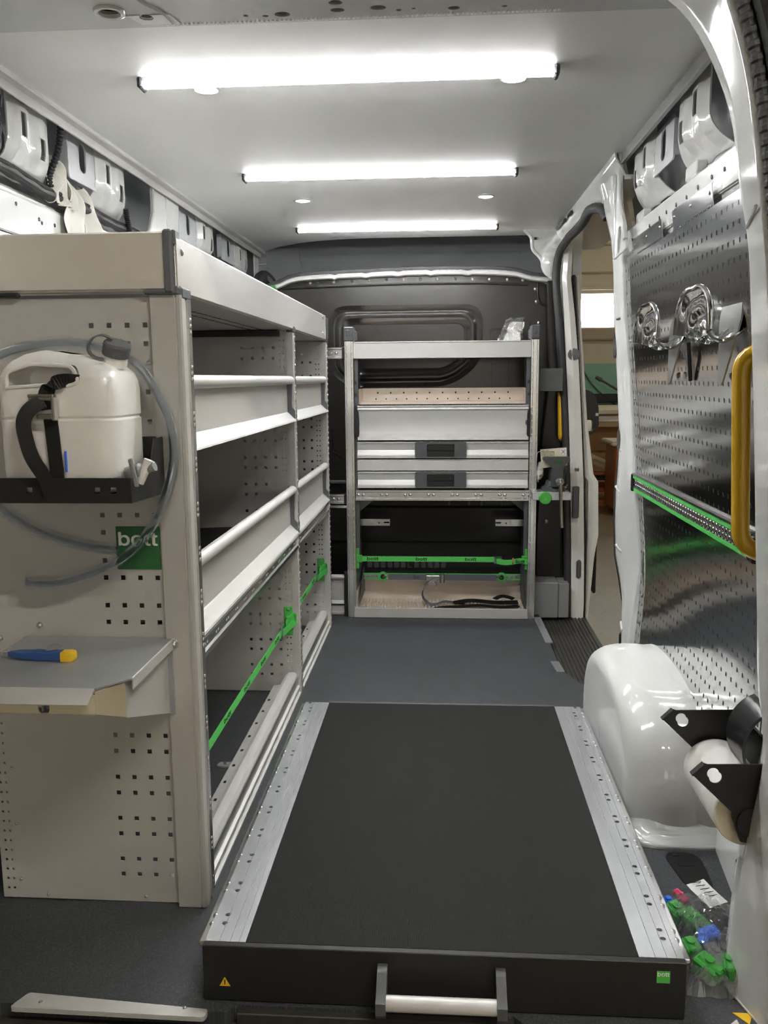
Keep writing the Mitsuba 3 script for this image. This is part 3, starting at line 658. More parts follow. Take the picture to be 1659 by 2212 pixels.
obj('back_edge', prism(sec(zc + .030, zc + .036, 0, .014), 'y', 1.905, 3.08), 'm_alu', t)
for y in (1.893, 3.078): obj('end_block', bx(xw(zc) - .034, xw(zc) - .014, y, y + .016, zc - .03, zc + .032, .003), 'm_black', t, label='black end block')
t = thing('lashing_rail', 'short piece of lashing rail with a green edge behind the big yellow grab handle', 'lashing rail')
obj('rail', prism(sec(zc - .017, zc + .017, 0, .008), 'y', 1.70, 1.87), 'm_alu', t)
obj('green_edge', prism(sec(zc + .017, zc + .029, .003, .012), 'y', 1.70, 1.872), 'm_strap', t)
obj('end_block', bx(xw(zc) - .036, xw(zc) - .014, 1.865, 1.885, zc - .03, zc + .03, .003), 'm_black', t)

# polished hose hooks
def hook(y, lab, full=True):
    t = thing('hose_hook', lab, 'hook', 'polished hose hooks on the perforated panel')
    zc, xp = 1.345, xw(1.345) - .018
    tear = Polygon([(.072 * math.cos(a), .058 * math.sin(a)) for a in np.linspace(-.25, math.pi + .25, 26)] + [(-.018, -.135), (-.010, -.148), (.010, -.148), (.018, -.135)])
    dz = (xw(1.205) - xw(1.40)) / .195
    obj('back_plate', mv(prism(tear, 'z', 0, .004), basis((xp, y, zc), (0, -1, 0), (dz, 0, 1))), 'm_steel', t)
    obj('bolt', mv(lathe([(.010, 0), (.010, .004), (.006, .008), (.001, .009)], 14), along((xw(1.22) - .022, y, 1.22), (-1, 0, 0))), 'm_chrome', t)
    # fluted saddle arm from the plate to the front lip
    U = np.linspace(0, 1, 26); V = np.linspace(-1, 1, 41)
    def arm(u, v, w):
        x = xp + .004 - .080 * u
        hw = .055 + .035 * (2 * u - 1) ** 2
        z = 1.318 - .024 * np.sin(u * math.pi) + .010 * (1 - v ** 2) + .0045 * np.cos(v * 12) * (1 - .3 * u) - w
        return x, y + hw * v, z
    obj('arm', sheet(U, V, arm, .004), 'm_chrome', t, smooth=60)
    def lip(u, v, w):
        r = u
        a = math.pi * (.5 + .5 * v)                        # fan angle
        yy = y + .012 - .132 * np.cos(a) * r
        zz = 1.298 + .112 * np.sin(a) ** .8 * r + .018 * np.abs(np.cos(a)) * r
        xx = xp - .066 - .018 * r ** 2 + .008 * np.cos(u * 15 + 1.6 * v) * np.clip(1.15 - r, 0, .6) + w
        return xx, yy, zz
    obj('fan_lip', sheet(np.linspace(.03, 1, 30), np.linspace(-1, 1, 41), lip, .004), 'm_chrome', t, smooth=60)
    q = np.linspace(-1, 1, 40)
    L = np.stack(np.broadcast_arrays(*lip(np.ones(40), q, .002)), 1)
    obj('rim_bead', tube(L, .006, 10), 'm_chrome', t)
    if full: obj('support_rod', tube([(xp - .012, y - .150, 1.305), (xp + .010, y - .105, 1.208)], .005, 8), 'm_blackgloss', t, label='thin black support rod')
hook(2.425, 'polished fluted metal hose hook farther from the rear doors')
hook(1.985, 'polished fluted metal hose hook nearer to the rear doors', False)
# yellow grab handles
def rounded_path(pts, r=.03, n=7):
    P = np.array(pts, float); out = [P[0]]
    for i in range(1, len(P) - 1):
        u = P[i - 1] - P[i]; v = P[i + 1] - P[i]; u /= np.linalg.norm(u); v /= np.linalg.norm(v)
        p, q = P[i] + u * r, P[i] + v * r
        for s in np.linspace(0, 1, n): out.append((1 - s) ** 2 * p + 2 * s * (1 - s) * P[i] + s * s * q)
    out.append(P[-1]); return np.array(out)
def dense(P, step=.02):
    out = [P[0]]
    for a, b in zip(P[:-1], P[1:]):
        k = max(1, int(np.linalg.norm(b - a) / step)); out += [a + (b - a) * s for s in np.linspace(0, 1, k + 1)[1:]]
    return np.array(out)
g = thing('grab_handle', 'large yellow bent grab handle on the right rear door frame', 'grab handle')
obj('bar', tube(dense(rounded_path([(.630, 1.69, 1.268), (.574, 1.72, 1.258), (.592, 1.72, .884), (.650, 1.70, .865)], .035)), .0175, 16), 'm_yellow', g, smooth=60)
for z in (1.265, .866): obj('mounting_foot', mv(lathe([(.026, 0), (.026, .006), (.019, .010)], 18), along((.655, 1.69, z), (-1, 0, 0))), 'm_yellow', g)
g = thing('grab_handle', 'slim yellow grab handle beside the side door post', 'grab handle')
obj('bar', tube(dense(rounded_path([(.600, 4.50, 1.135), (.592, 4.44, 1.135), (.600, 4.44, .905), (.62, 4.50, .905)], .03)), .011, 12), 'm_yellow', g, smooth=60)
for z, x in ((1.175, .605), (.905, .625)):
    k = obj('foot_plate', bx(x - .016, x + .016, 4.47, 4.50, z - .018, z + .018, .003), 'm_yellow', g)
    obj('screw', mv(lathe([(.007, 0), (.005, .003)], 10), along((x + .004, 4.47, z), (0, -1, 0))), 'm_grey', k)
t = obj('black_plate', prism(Polygon(rpoly([(.465, 1.150), (.595, 1.150), (.595, 1.262), (.465, 1.262)], .004)), 'y', 4.36, 4.366), 'm_grey', None, 'dark square plate standing out to the right of the rear shelving post', 'plate')

# ---------------------------------------------------------------- wheel arch
yc, zt, L = 2.60, .352, .435
ths = np.linspace(0, math.pi, 61)
def arch_ring(x, s, dz=0.0):
    c, sn = np.cos(ths), np.sin(ths)
    y = yc - L * s * np.sign(c) * np.abs(c) ** .80
    z = zt * (1 - (1 - s) * .62) * np.maximum(sn, 0) ** .55 + dz
    return np.stack([np.full_like(y, x), y, z], 1)
rings = [arch_ring(.745, 1.03)]
for x in np.linspace(.735, .615, 10):
    b = 1.0 - .018 * (x < .70) * 1.0
    rings.append(arch_ring(x, 1.0 - .012 * math.exp(-((x - .68) / .02) ** 2)))
for a in np.linspace(.12, 1, 10):
    an = a * math.pi / 2
    rings.append(arch_ring(.615 - .115 * math.sin(an), 1.0 - .235 * (1 - math.cos(an))))
for s in (.74, .70, .62, .5, .3, .1, .002): rings.append(arch_ring(.4998 - .004 * (.765 - s) / .66, s))
R_ = np.array(rings)
# two pressed steps across the crown
k_ = np.exp(-((np.arange(61) - 25) / 2.6) ** 2) * .007
R_[3:14, :, 2] -= k_[None] * np.clip((.70 - R_[3:14, :, 0]) / .02, 0, 1) * np.clip((R_[3:14, :, 0] - .55) / .04, 0, 1)
a = trimesh.Trimesh
wa = thing('wheel_arch', 'glossy white painted wheel arch on the right of the floor', 'wheel arch')
obj('shell', loft(R_), 'm_white', wa, smooth=60)
# flange round the foot
fy = [3.06, 2.98, 2.90, 2.3, 2.18, 2.125, 2.115, 2.115]; fx = [.735, .60, .53, .478, .490, .53, .60, .735]
fp = curve(np.stack([fx, fy, np.zeros(8)], 1), 50)
fin = np.array([.72, 2.57, 0.0])
rr = []
for (sc, z) in ((1.0, -.002), (1.0, .006), (.988, .012), (.96, .015), (.93, .019), (.90, .030), (.87, .05)):
    q = fin + (fp - fin) * sc; q[:, 2] = z; rr.append(q)
obj('foot_flange', loft(rr), 'm_white', wa, smooth=50)

# ---------------------------------------------------------------- paper roll holder
t = thing('roll_holder', 'black steel paper roll holder with two side plates by the right door frame', 'roll holder')
def plate(y, dx, dz):
    p = Polygon([(.484, .455), (.506, .477), (.515, .474), (.655, .478), (.655, .33), (.625, .305), (.585, .315), (.573, .345), (.566, .376)])
    c = Point(.529, .452).buffer(.0125, 16).difference(Point(.529, .452 + 0).buffer(.0001))
    yy = unary_union([Point(.531, .448).buffer(.0125, 16), Point(.526, .456).buffer(.0115, 16)])
    p = p.difference(yy)
    from shapely.affinity import translate
    return cat(prism(translate(p, dx, dz), 'y', y, y + .003), mv(bx(-.016, .016, y - .012, y + .003, -.0015, .0015), np.array([[.707, 0, .707, .494 + dx], [0, 1, 0, 0], [.707, 0, -.707, .467 + dz], [0, 0, 0, 1]])))
obj('side_plate', plate(1.605, 0, 0), 'm_black', t)
obj('side_plate', plate(1.850, .004, .012), 'm_black', t)
obj('back_plate', bx(.652, .658, 1.60, 1.86, .33, .49, .001), 'm_black', t)
obj('spindle', mv(lathe([(.030, 0), (.030, .012), (.012, .014), (.012, .23), (.030, .232), (.030, .25)], 24), along((.605, 1.60, .357), (0, 1, 0))), 'm_black', t)
A = np.linspace(.35, 2.2, 18)
cst = np.stack([.690 - .080 * np.sin(A), np.full(18, 1.735), .470 + .085 * np.cos(A)], 1)
obj('guard_strap', ribbon(cst, (0, 1, 0), .10, .006), 'm_blackgloss', t)
t = thing('paper_roll', 'white paper towel roll hanging in the black holder beside the wheel arch', 'paper roll')
a = np.linspace(0, 2 * math.pi, 49)[:-1]
rr_ = .0655 + .0008 * np.sin(3 * a)
ri = lambda y, r: np.stack([.603 + r * np.cos(a), np.full(48, y), .362 + r * np.sin(a)], 1)
obj('roll', loft([ri(1.625, .031), ri(1.625, .064), ri(1.627, rr_), ri(1.838, rr_), ri(1.840, .064), ri(1.84, .031)], True), 'm_paper', t, smooth=40)
obj('roll_end', loft([ri(1.6235, .0315), ri(1.6235, .063), ri(1.626, .0638), ri(1.626, .0315)], True), 'm_papercream', t, smooth=20, label='cream end face of the roll')

# ---------------------------------------------------------------- left shelving unit
rk = thing('shelving_unit', 'long grey metal shelving unit along the left side of the van', 'shelving')
SQX = [-.745, -.706, -.667, -.628]
SQZ = [1.335 - .1018 * g_ - .0385 * h_ for g_ in range(13) for h_ in (0, 1)]
SQZ = [z for z in SQZ if z > .05]
def side_panel(front):
    p = sbox(-1.04, .006, -.598, 1.392)
    hs = [sbox(x - .0052, z - .0052, x + .0052, z + .0052) for x in SQX for z in SQZ]
    cols = [(-1.012, .0), (-1.026, 0)] + ([] if front else [(-.602, 0), (-.588, 0)])
    if not front: p = sbox(-1.04, .006, -.556, 1.392)
    for x, _ in cols:
        hs += [Point(x, .03 + .0242 * k).buffer(.0032, 2) for k in range(56)]
    return p.difference(unary_union(hs))
sp0 = obj('side_panel', prism(side_panel(True), 'y', 1.810, 1.8118), 'm_rack', rk)
for y in (3.19, 4.09):
    s = obj('side_panel', prism(side_panel(False), 'y', y, y + .0018), 'm_rack', rk)
    obj('edge_profile', prism([(-.578, y - .004), (-.5535, y - .004), (-.550, y - .001), (-.550, y + .03), (-.578, y + .03)], 'z', 0, 1.39), 'm_rack', s, smooth=False)
    obj('perforated_edge', cat(bx(-.5505, -.5487, y + .004, y + .022, .004, 1.388), *[mv(trimesh.creation.icosphere(1, .0042), np.array([[1, 0, 0, -.549], [0, 1, 0, y + q], [0, 0, 1.6, .02 + k * .0255], [0, 0, 0, 1]])) for k in range(54) for q in (.012,)]), 'm_steel', s)
    obj('top_cap', bx(-.575, -.547, y - .006, y + .032, 1.388, 1.412, .004), 'm_grey', s, label='dark plastic top cap')
fp_ = obj('front_post', cat(prism([(-.612, 1.800), (-.560, 1.800), (-.5585, 1.8025), (-.557, 1.8025), (-.5555, 1.800), (-.549, 1.800), (-.545, 1.804), (-.545, 1.828), (-.548, 1.830), (-.548, 1.840), (-.545, 1.842), (-.545, 1.868), (-.575, 1.868), (-.575, 1.81), (-.612, 1.81)], 'z', .002, 1.395),), 'm_rack', rk, smooth=False)
bmp = trimesh.creation.icosphere(1, .0036)
obj('perforated_edge', cat(bx(-.5462, -.5440, 1.843, 1.866, .01, 1.39), *[mv(bmp, np.array([[1, 0, 0, -.544], [0, 1, 0, 1.855], [0, 0, 1.7, .02 + k * .1 + e], [0, 0, 0, 1]])) for k in range(14) for e in (0, .013, .026)]), 'm_steel', fp_)
obj('top_cap', bx(-.572, -.543, 1.802, 1.870, 1.385, 1.414, .006), 'm_grey', fp_, label='dark plastic top cap')
for (x, z) in ((-.905, .676), (-1.00, .645), (-.995, .333), (-.995, .195), (-.993, .055), (-.93, .018), (-.693, .020)):
    obj('screw', mv(lathe([(.008 if z > .6 else .0035, 0), (.006 if z > .6 else .003, .003), (.001, .0045)], 12), along((x, 1.8098, z), (0, -1, 0))), 'm_steel', sp0)
obj('screw', mv(lathe([(.0065, 0), (.0065, .002), (.003, .002), (.003, .0005)], 14), along((-.622, 1.8098, 1.256), (0, -1, 0))), 'm_steel', sp0)
lg = obj('logo_sticker', bx(-.716, -.618, 1.8078, 1.8099, .807, .903), 'm_greendark', sp0, label='dark green square logo sticker with white lettering bott')
tm = meshkit.text_mesh('bott', .036, .0006, bold=True); wd = tm.bounds[1][0] - tm.bounds[0][0]
def lettering(s, width, h, o, xd, yd, d=.0006, mat='m_print', parent=None):
    m = meshkit.text_mesh(s, 1.0, 1.0, bold=True); b = m.bounds
    m.apply_translation(-b[0]); m.apply_scale([width / (b[1][0] - b[0][0]), h / (b[1][1] - b[0][1]), d / (b[1][2] - b[0][2])])
    return obj('lettering', mv(m, basis(o, xd, yd)), mat, parent, smooth=False)
lettering('bott', .088, .031, (-.711, 1.8078, .860), (1, 0, 0), (0, 0, 1), .0005, 'm_print', sp0)
# top tray with end fascia
tt = obj('top_tray', cat(prism([(-1.03, 1.52), (-1.03, 1.398), (-.556, 1.398), (-.550, 1.403), (-.550, 1.508), (-.553, 1.513), (-.558, 1.513), (-.558, 1.508), (-.554, 1.504), (-.554, 1.404), (-1.026, 1.404), (-1.026, 1.52)], 'y', 1.800, 4.085)), 'm_rack', rk, smooth=20)
for i in range(26):
    for x in (-.66, -.70): obj('slit', bx(x - .006, x + .006, 1.93 + i * .05, 1.955 + i * .05, 1.3972, 1.3985), 'm_black', tt)
fa = obj('end_fascia', prism([(1.798, 1.405), (1.793, 1.408), (1.793, 1.519), (1.799, 1.523), (1.803, 1.519), (1.803, 1.408)], 'x', -.945, -.573), 'm_fascia', tt)
obj('fascia_rail', bx(-.94, -.59, 1.797, 1.806, 1.398, 1.405, .002), 'm_alu', tt)
obj('corner_cap', cat(bx(-.576, -.557, 1.786, 1.81, 1.398, 1.526, .004), bx(-.562, -.551, 1.797, 1.83, 1.495, 1.526, .003), bx(-.622, -.557, 1.789, 1.806, 1.396, 1.406, .003), bx(-.562, -.549, 1.797, 1.835, 1.396, 1.412, .003)), 'm_grey', tt, label='black plastic corner cap')
obj('corner_cap', cat(bx(-.962, -.941, 1.786, 1.81, 1.398, 1.526, .004), bx(-.962, -.89, 1.789, 1.806, 1.394, 1.404, .003)), 'm_black', tt, label='black plastic corner cap')
obj('end_cap', cat(bx(-.565, -.547, 4.083, 4.155, 1.405, 1.505, .004), bx(-1.03, -.56, 4.085, 4.10, 1.40, 1.50)), 'm_grey', tt, label='dark end cap')
for (y, z) in ((1.835, 1.486), (3.98, 1.497), (3.98, 1.425)): obj('screw', mv(lathe([(.009, 0), (.006, .003), (.001, .004)], 12), along((-.550, y, z), (1, 0, 0))), 'm_steel', tt)
obj('under_beam', bx(-1.0, -.60, 3.14, 3.186, 1.375, 1.397, .002), 'm_black', tt)
# shelves: trays with a rounded handle rail in front
def bump_row(y0, y1, x, z, n):
    out = []
    for k in range(n):
        y = y0 + (y1 - y0) * (k + .5) / n
        for d in (-.010, .010): out.append(mv(trimesh.creation.icosphere(1, .0052), np.array([[.6, 0, 0, x], [0, 1, 0, y + d], [0, 0, 1, z], [0, 0, 0, 1]])))
    return out
def shelf(y0, y1, zr, zl, mat=False, rail=False):
    ang = np.linspace(-.5 * math.pi, .85 * math.pi, 12)
    roll = [(-.566 + .0165 * math.cos(a), zr - .0165 + .0155 * math.sin(a)) for a in ang]
    body = roll + [(-.582, zr - .008), (-.584, zl + .028), (-1.03, zl + .010), (-1.03, zl + .004), (-.582, zl + .004), (-.546, zl - .004), (-.543, zl - .001), (-.572, zl + .026), (-.577, zl + .032), (-.577, zr - .030)]
    pan = prism(Polygon([(-.584, zl + .02), (-1.03, zl + .004), (-1.03, zl + .010), (-.584, zl + .026)]).buffer(0), 'y', y0, y1)
    s = obj('shelf_tray', cat(pan, bx(-.583, -.577, y0, y1, zl + .02, zr - .02), bx(-1.032, -1.028, y0, y1, zl, zl + .11)), 'm_rack', rk)
    obj('handle_rail', prism(Polygon(roll + [(-.580, zr - .012), (-.580, zr - .034)]).convex_hull, 'y', y0 + .004, y1 - .006), 'm_anodised', s, smooth=40)
    obj('front_lip', prism([(-.580, zl + .034), (-.574, zl + .030), (-.547, zl + .003), (-.545, zl - .002), (-.552, zl - .004), (-.582, zl + .018)], 'y', y0 + .003, y1 - .003), 'm_anodised', s, smooth=False)
    for y in (y0 + .002, y1 - .006):
        obj('end_bracket', prism(Polygon(rpoly([(-.583, zl + .005), (-.549, zl + .005), (-.549, zl + .04), (-.562, zl + .05), (-.558, zr - .02), (-.583, zr)], .008)), 'y', y, y + .004), 'm_grey', s)
    if mat: obj('shelf_mat', prism([(-.586, zl + .0275), (-1.02, zl + .011), (-1.02, zl + .014), (-.586, zl + .031)], 'y', y0 + .005, y1 - .005), 'm_mat', s, label='black anti-slip mat')
    if rail:
        zb = zl - .008
        obj('slotted_rail', cat(prism([(-.590, zb), (-.552, zb), (-.548, zb - .004), (-.550, zb - .012), (-.556, zb - .016), (-.556, zb - .036), (-.550, zb - .040), (-.548, zb - .050), (-.590, zb - .050)], 'y', y0, y1), *bump_row(y0, y1, -.556, zb - .027, int((y1 - y0) / .1))), 'm_alu', s, smooth=12)
for (y0, y1) in ((1.868, 3.187), (3.222, 4.087)):
    shelf(y0, y1, 1.232, 1.066)
    shelf(y0, y1, .822, .640, True, True)
    b = obj('base_profile', cat(prism([(-.66, 0), (-.66, .030), (-.628, .034), (-.612, .074), (-.598, .084), (-.574, .084), (-.566, .072), (-.566, .034), (-.556, .030), (-.556, .024), (-.560, .020), (-.560, .008), (-.551, .004), (-.551, 0)], 'y', y0, y1), *bump_row(y0, y1, -.560, .014, int((y1 - y0) / .1))), 'm_anodised', rk, smooth=20)
    obj('dark_inset', bx(-.5665, -.564, y0, y1, .036, .068), 'm_steel', b)
    for k in range(int((y1 - y0) / .11)): obj('hole', bx(-.650, -.642, y0 + .05 + k * .11, y0 + .062 + k * .11, .0325, .0338), 'm_black', b)
    obj('rear_sheet', bx(-1.045, -1.040, y0, y1, .0, .63), 'm_rack', rk)
    obj('rear_sheet', bx(-1.045, -1.040, y0, y1, .66, 1.05), 'm_rack', rk)
t = thing('floor_bracket', 'small slotted dark metal bracket screwed to the floor inside the left shelving', 'bracket')
obj('plate', prism(Polygon(rpoly([(-.716, 2.525), (-.712, 2.552), (-.65, 2.558), (-.632, 2.60), (-.628, 2.50), (-.65, 2.522)], .006)).difference(rrect(-.672, -.652, 2.533, 2.545, .004)), 'z', 0.0005, .006), 'm_midgrey', t)
obj('bolt', mv(lathe([(.008, 0), (.008, .004), (.004, .006)], 6), along((-.688, 2.540, .006), (0, 0, 1))), 'm_steel', t)
# green lashing straps in the two lower bays
def lash(y0, y1, yp, lab, n):
    t = thing('lashing_strap', lab, 'strap')
    obj('webbing', ribbon([(-.604, y, .276 + .004 * math.sin((y - y0) * 3)) for y in np.linspace(y0, y1, 20)], (0, 0, 1), .026, .0018), 'm_strap', t)
    for k in range(n):
        y = y0 + (y1 - y0) * (k + .45) / n
        lettering('bott', .075, .013, (-.6028, y, .270 + .004 * math.sin((y - y0) * 3)), (0, 1, 0), (0, 0, 1), .0004, 'm_ink', t)
    obj('mount', cat(bx(-.612, -.578, yp - .006, yp - .001, .236, .350, .002), bx(-.604, -.588, yp - .022, yp - .004, .285, .315, .003)), 'm_green', t, label='green plastic mount')
    k = obj('clamp_buckle', cat(bx(-.607, -.600, y1 - .02, y1 + .045, .255, .298, .002), bx(-.607, -.592, y1 - .03, y1 - .022, .256, .297, .002)), 'm_chrome', t)
    obj('loose_tail', ribbon(curve([(-.598, y1 - .01, .275), (-.590, y1 + .04, .276), (-.575, yp - .03, .287), (-.562, yp - .015, .302), (-.572, yp - .006, .312), (-.590, yp - .02, .300), (-.597, y1 + .05, .29)], 30), (0, -.15, 1), .028, .0018), 'm_strap', t)
    lettering('bott', .045, .016, (-.5970, y1 + .012, .266), (.1, 1, 0), (0, 0, 1), .0004, 'm_ink', t)
    obj('hole_screw', mv(lathe([(.006, 0), (.004, .003)], 10), along((-.595, yp - .006, .338), (0, -1, 0))), 'm_steel', t)
lash(1.87, 3.09, 3.19, 'green printed lashing strap across the near lower bay of the left shelving', 5)
lash(3.20, 3.99, 4.09, 'green printed lashing strap across the far lower bay of the left shelving', 3)

# ---------------------------------------------------------------- canister, its holder and hose
t = thing('canister_holder', 'black metal canister bracket with square holes on the shelving end panel', 'bracket')
hp = sbox(-.90, .985, -.598, 1.034)
hp = hp.difference(unary_union([sbox(x - .006, 1.004, x + .006, 1.016) for x in (-.800, -.665, -.633)]))
obj('front_strip', prism(hp, 'y', 1.598, 1.601), 'm_black', t)
obj('bottom_plate', bx(-.90, -.60, 1.60, 1.808, .992, .996), 'm_black', t)
obj('side_cheek', prism([(1.600, .985), (1.80, .978), (1.80, 1.10), (1.745, 1.10), (1.72, 1.05), (1.66, 1.022), (1.600, 1.034)], 'x', -.601, -.598), 'm_black', t)
ck = obj('back_plate', prism(sbox(-.90, .98, -.601, 1.10).difference(unary_union([Point(-.610, 1.085).buffer(.005)])), 'y', 1.803, 1.806), 'm_black', t)
for x in (-.800, -.665, -.633): obj('screw_head', mv(lathe([(.008, 0), (.006, .004)], 4), along((x, 1.8025, 1.01), (0, -1, 0))), 'm_anodised', t)
cn = thing('canister', 'white translucent plastic water canister with black screw cap in the holder on the end panel', 'canister')
CX0, CX1 = -.868, -.628
def can_ring(z, ins, sh=0.0):
    y0, y1 = 1.612, 1.792
    q = rpoly([(CX0 + ins, y0 + ins), (CX1 - ins, y0 + ins), (CX1 - ins, y1 - ins), (CX0 + ins, y1 - ins)], [.045] * 4, 9)
    return np.stack([q[:, 0], q[:, 1], np.full(len(q), z)], 1)
lev = [(.997, .03), (1.0, .016), (1.008, .006), (1.022, .001), (1.05, 0), (1.13, 0), (1.143, .0), (1.1475, .0035), (1.152, 0), (1.17, 0), (1.205, 0), (1.225, .002), (1.240, .007), (1.251, .017), (1.258, .032), (1.262, .055)]
rings = np.array([can_ring(z, i) for z, i in lev])
top = np.clip((rings[:, :, 2] - 1.16) / .09, 0, 1)
hump = .026 * np.exp(-((rings[:, :, 0] + .775) / .085) ** 2) - .008
rings[:, :, 2] += top * hump
body = loft(rings, True, True)
bad = trimesh.Trimesh(body.vertices, body.faces, process=True); bad.fix_normals()
grip = mv(prism(Polygon(rpoly([(-.842, 1.205), (-.842, 1.235), (-.80, 1.254), (-.70, 1.249), (-.690, 1.215), (-.715, 1.208), (-.75, 1.212), (-.78, 1.208)], .012)), 'y', 1.55, 1.72), np.eye(4))
try:
    body2 = trimesh.boolean.difference([bad, grip], engine='manifold')
    if len(body2.faces) < 50: body2 = bad
except Exception:
    body2 = bad
obj('body', body2, 'm_can', cn, smooth=35)
obj('handle_edge', tube(rounded_path([(-.838, 1.613, 1.207), (-.838, 1.616, 1.238), (-.79, 1.622, 1.252), (-.71, 1.622, 1.247), (-.694, 1.614, 1.216), (-.72, 1.612, 1.209), (-.76, 1.612, 1.212), (-.838, 1.613, 1.207)], .012), .004, 8), 'm_can', cn)
ax = np.array([.30, -.28, 1.0])
obj('neck', mv(lathe([(.024, -.012), (.024, .012), (.021, .014)], 28), along((-.650, 1.69, 1.262), ax)), 'm_can', cn)
obj('screw_cap', mv(lathe([(.0262 + .0009 * (i % 2), z) for i, z in enumerate(np.linspace(.008, .031, 7))] + [(.024, .0345), (.01, .035)], 32), along((-.650, 1.69, 1.262), ax)), 'm_grey', cn, label='black screw cap')
obj('cap_strap', ribbon(curve([(-.650, 1.68, 1.300), (-.668, 1.675, 1.308), (-.688, 1.67, 1.300), (-.695, 1.668, 1.283), (-.688, 1.67, 1.268), (-.664, 1.678, 1.262)], 26), (0, 1, .2), .012, .003), 'm_grey', cn, label='black cap retainer')
obj('tap', cat(mv(lathe([(.016, 0), (.016, .03), (.010, .034), (.010, .06)], 16), along((-.618, 1.64, 1.035), (.9, -.1, .3))), mv(bx(-.004, .004, -.028, .028, -.004, .004, .002), basis((-.592, 1.60, 1.044), (1, 0, .2), (.55, 0, -.8)))), 'm_midgrey', cn, label='grey plastic tap')
obj('tap_spout', mv(lathe([(.008, 0), (.009, .03), (.011, .05)], 14), along((-.592, 1.63, 1.02), (.45, .1, 1))), 'm_can', cn)
t = thing('canister_strap', 'black webbing strap with a steel clamp buckle holding the white canister', 'strap')
obj('webbing', ribbon(curve([(-.690, 1.640, 1.217), (-.715, 1.606, 1.221), (-.742, 1.600, 1.212), (-.757, 1.601, 1.19), (-.757, 1.604, 1.165)], 24), (.75, .1, .6), .027, .002), 'm_blackstrap', t)
obj('webbing', ribbon([(-.752, 1.606, 1.155), (-.749, 1.606, 1.10), (-.745, 1.605, 1.035), (-.745, 1.600, .99)], (1, 0, 0), .027, .002), 'm_blackstrap', t)
obj('loose_tail', ribbon(curve([(-.755, 1.590, 1.182), (-.772, 1.580, 1.172), (-.787, 1.572, 1.150), (-.787, 1.572, 1.115), (-.776, 1.576, 1.07), (-.762, 1.588, 1.035), (-.757, 1.598, 1.0)], 40), (1, .4, .12), .027, .002), 'm_blackstrap', t)
obj('clamp_buckle', cat(bx(-.785, -.738, 1.588, 1.594, 1.183, 1.189, .001), bx(-.741, -.735, 1.586, 1.606, 1.145, 1.19, .002), mv(lathe([(.0035, 0), (.0035, .048)], 10), along((-.786, 1.592, 1.192), (1, 0, 0))), bx(-.772, -.738, 1.588, 1.594, 1.148, 1.158, .001)), 'm_steel', t, label='steel clamp buckle')
obj('blue_tag', bx(-.729, -.7265, 1.606, 1.612, 1.045, 1.085), 'm_blue', t)
t = thing('water_hose', 'clear flexible hose looped around the white canister', 'hose')
def hose(pts, n):
    c = curve(pts, n)
    m = tube(c, .0108, 16)
    inn = tube(c, .0070, 14); inn.invert()
    return cat(m, inn)
obj('hose', hose([(-.935, 1.72, 1.255), (-.90, 1.73, 1.277), (-.85, 1.735, 1.290), (-.76, 1.74, 1.297), (-.685, 1.75, 1.283), (-.630, 1.76, 1.25), (-.596, 1.765, 1.20), (-.571, 1.76, 1.145), (-.560, 1.755, 1.088), (-.563, 1.745, 1.03), (-.582, 1.74, .970), (-.610, 1.75, .920), (-.656, 1.765, .867), (-.712, 1.77, .827), (-.779, 1.77, .799), (-.852, 1.765, .783), (-.905, 1.765, .786)], 120), 'm_hose', t, smooth=60)
obj('hose', hose([(-1.02, 1.78, 1.02), (-.985, 1.775, .975), (-.954, 1.77, .950), (-.895, 1.765, .911), (-.825, 1.765, .882), (-.754, 1.77, .864), (-.700, 1.775, .857)], 60), 'm_hose', t, smooth=60)

# ---------------------------------------------------------------- fold-out tray and its housing on the end panel
t = thing('fold_tray', 'small grey metal fold-out tray fixed to the shelving end panel', 'tray')
top = Polygon([(-.935, 1.808), (-.596, 1.808), (-.598, 1.545), (-.645, 1.490), (-.895, 1.490), (-.935, 1.545)])
obj('top_sheet', prism(top, 'z', .6485, .6515), 'm_midgrey', t)
obj('side_flange', bx(-.5985, -.5955, 1.548, 1.806, .628, .6512, .001), 'm_rack', t)
obj('front_lip', prism([(1.490, .6515), (1.452, .633), (1.453, .631), (1.492, .6488)], 'x', -.895, -.648), 'm_rack', t)
obj('bead', tube([(-.597, 1.548, .651), (-.597, 1.806, .651)], .002, 6), 'm_anodised', t)
obj('pivot_bolt', mv(lathe([(.010, 0), (.010, .003), (.007, .006), (.002, .007)], 14), along((-.592, 1.80, .640), (1, -.5, 0))), 'm_steel', t)
lettering('bott', .018, .008, (-.684, 1.4655, .6380), (1, 0, 0), (0, .9, .42), .0004, 'm_print', t)
t = thing('roll_housing', 'beige metal housing with a keyhole below the small grey tray', 'housing')
obj('side_sheet', cat(prism([(1.806, .476), (1.806, .646), (1.540, .646), (1.540, .574)], 'x', -.612, -.609), prism([(1.806, .476), (1.806, .478), (1.54, .576), (1.54, .574)], 'x', -.64, -.609)), 'm_rack', t)
obj('chamfer_sheet', loft([[(-.609, 1.540, .646), (-.645, 1.483, .646)], [(-.609, 1.540, .575), (-.645, 1.483, .603)], [(-.612, 1.543, .575), (-.647, 1.486, .603)], [(-.612, 1.543, .646), (-.647, 1.486, .646)], [(-.609, 1.540, .646), (-.645, 1.483, .646)]]), 'm_card', t, smooth=False)
hs_ = sbox(-.93, .603, -.645, .640).difference(slot(-.745, .622, .022, .040))
obj('front_sheet', prism(hs_, 'y', 1.483, 1.486), 'm_papercream', t)
obj('keyhole_back', cat(bx(-.758, -.732, 1.500, 1.503, .6045, .645), bx(-.752, -.748, 1.488, 1.50, .605, .642)), 'm_midgrey', t)
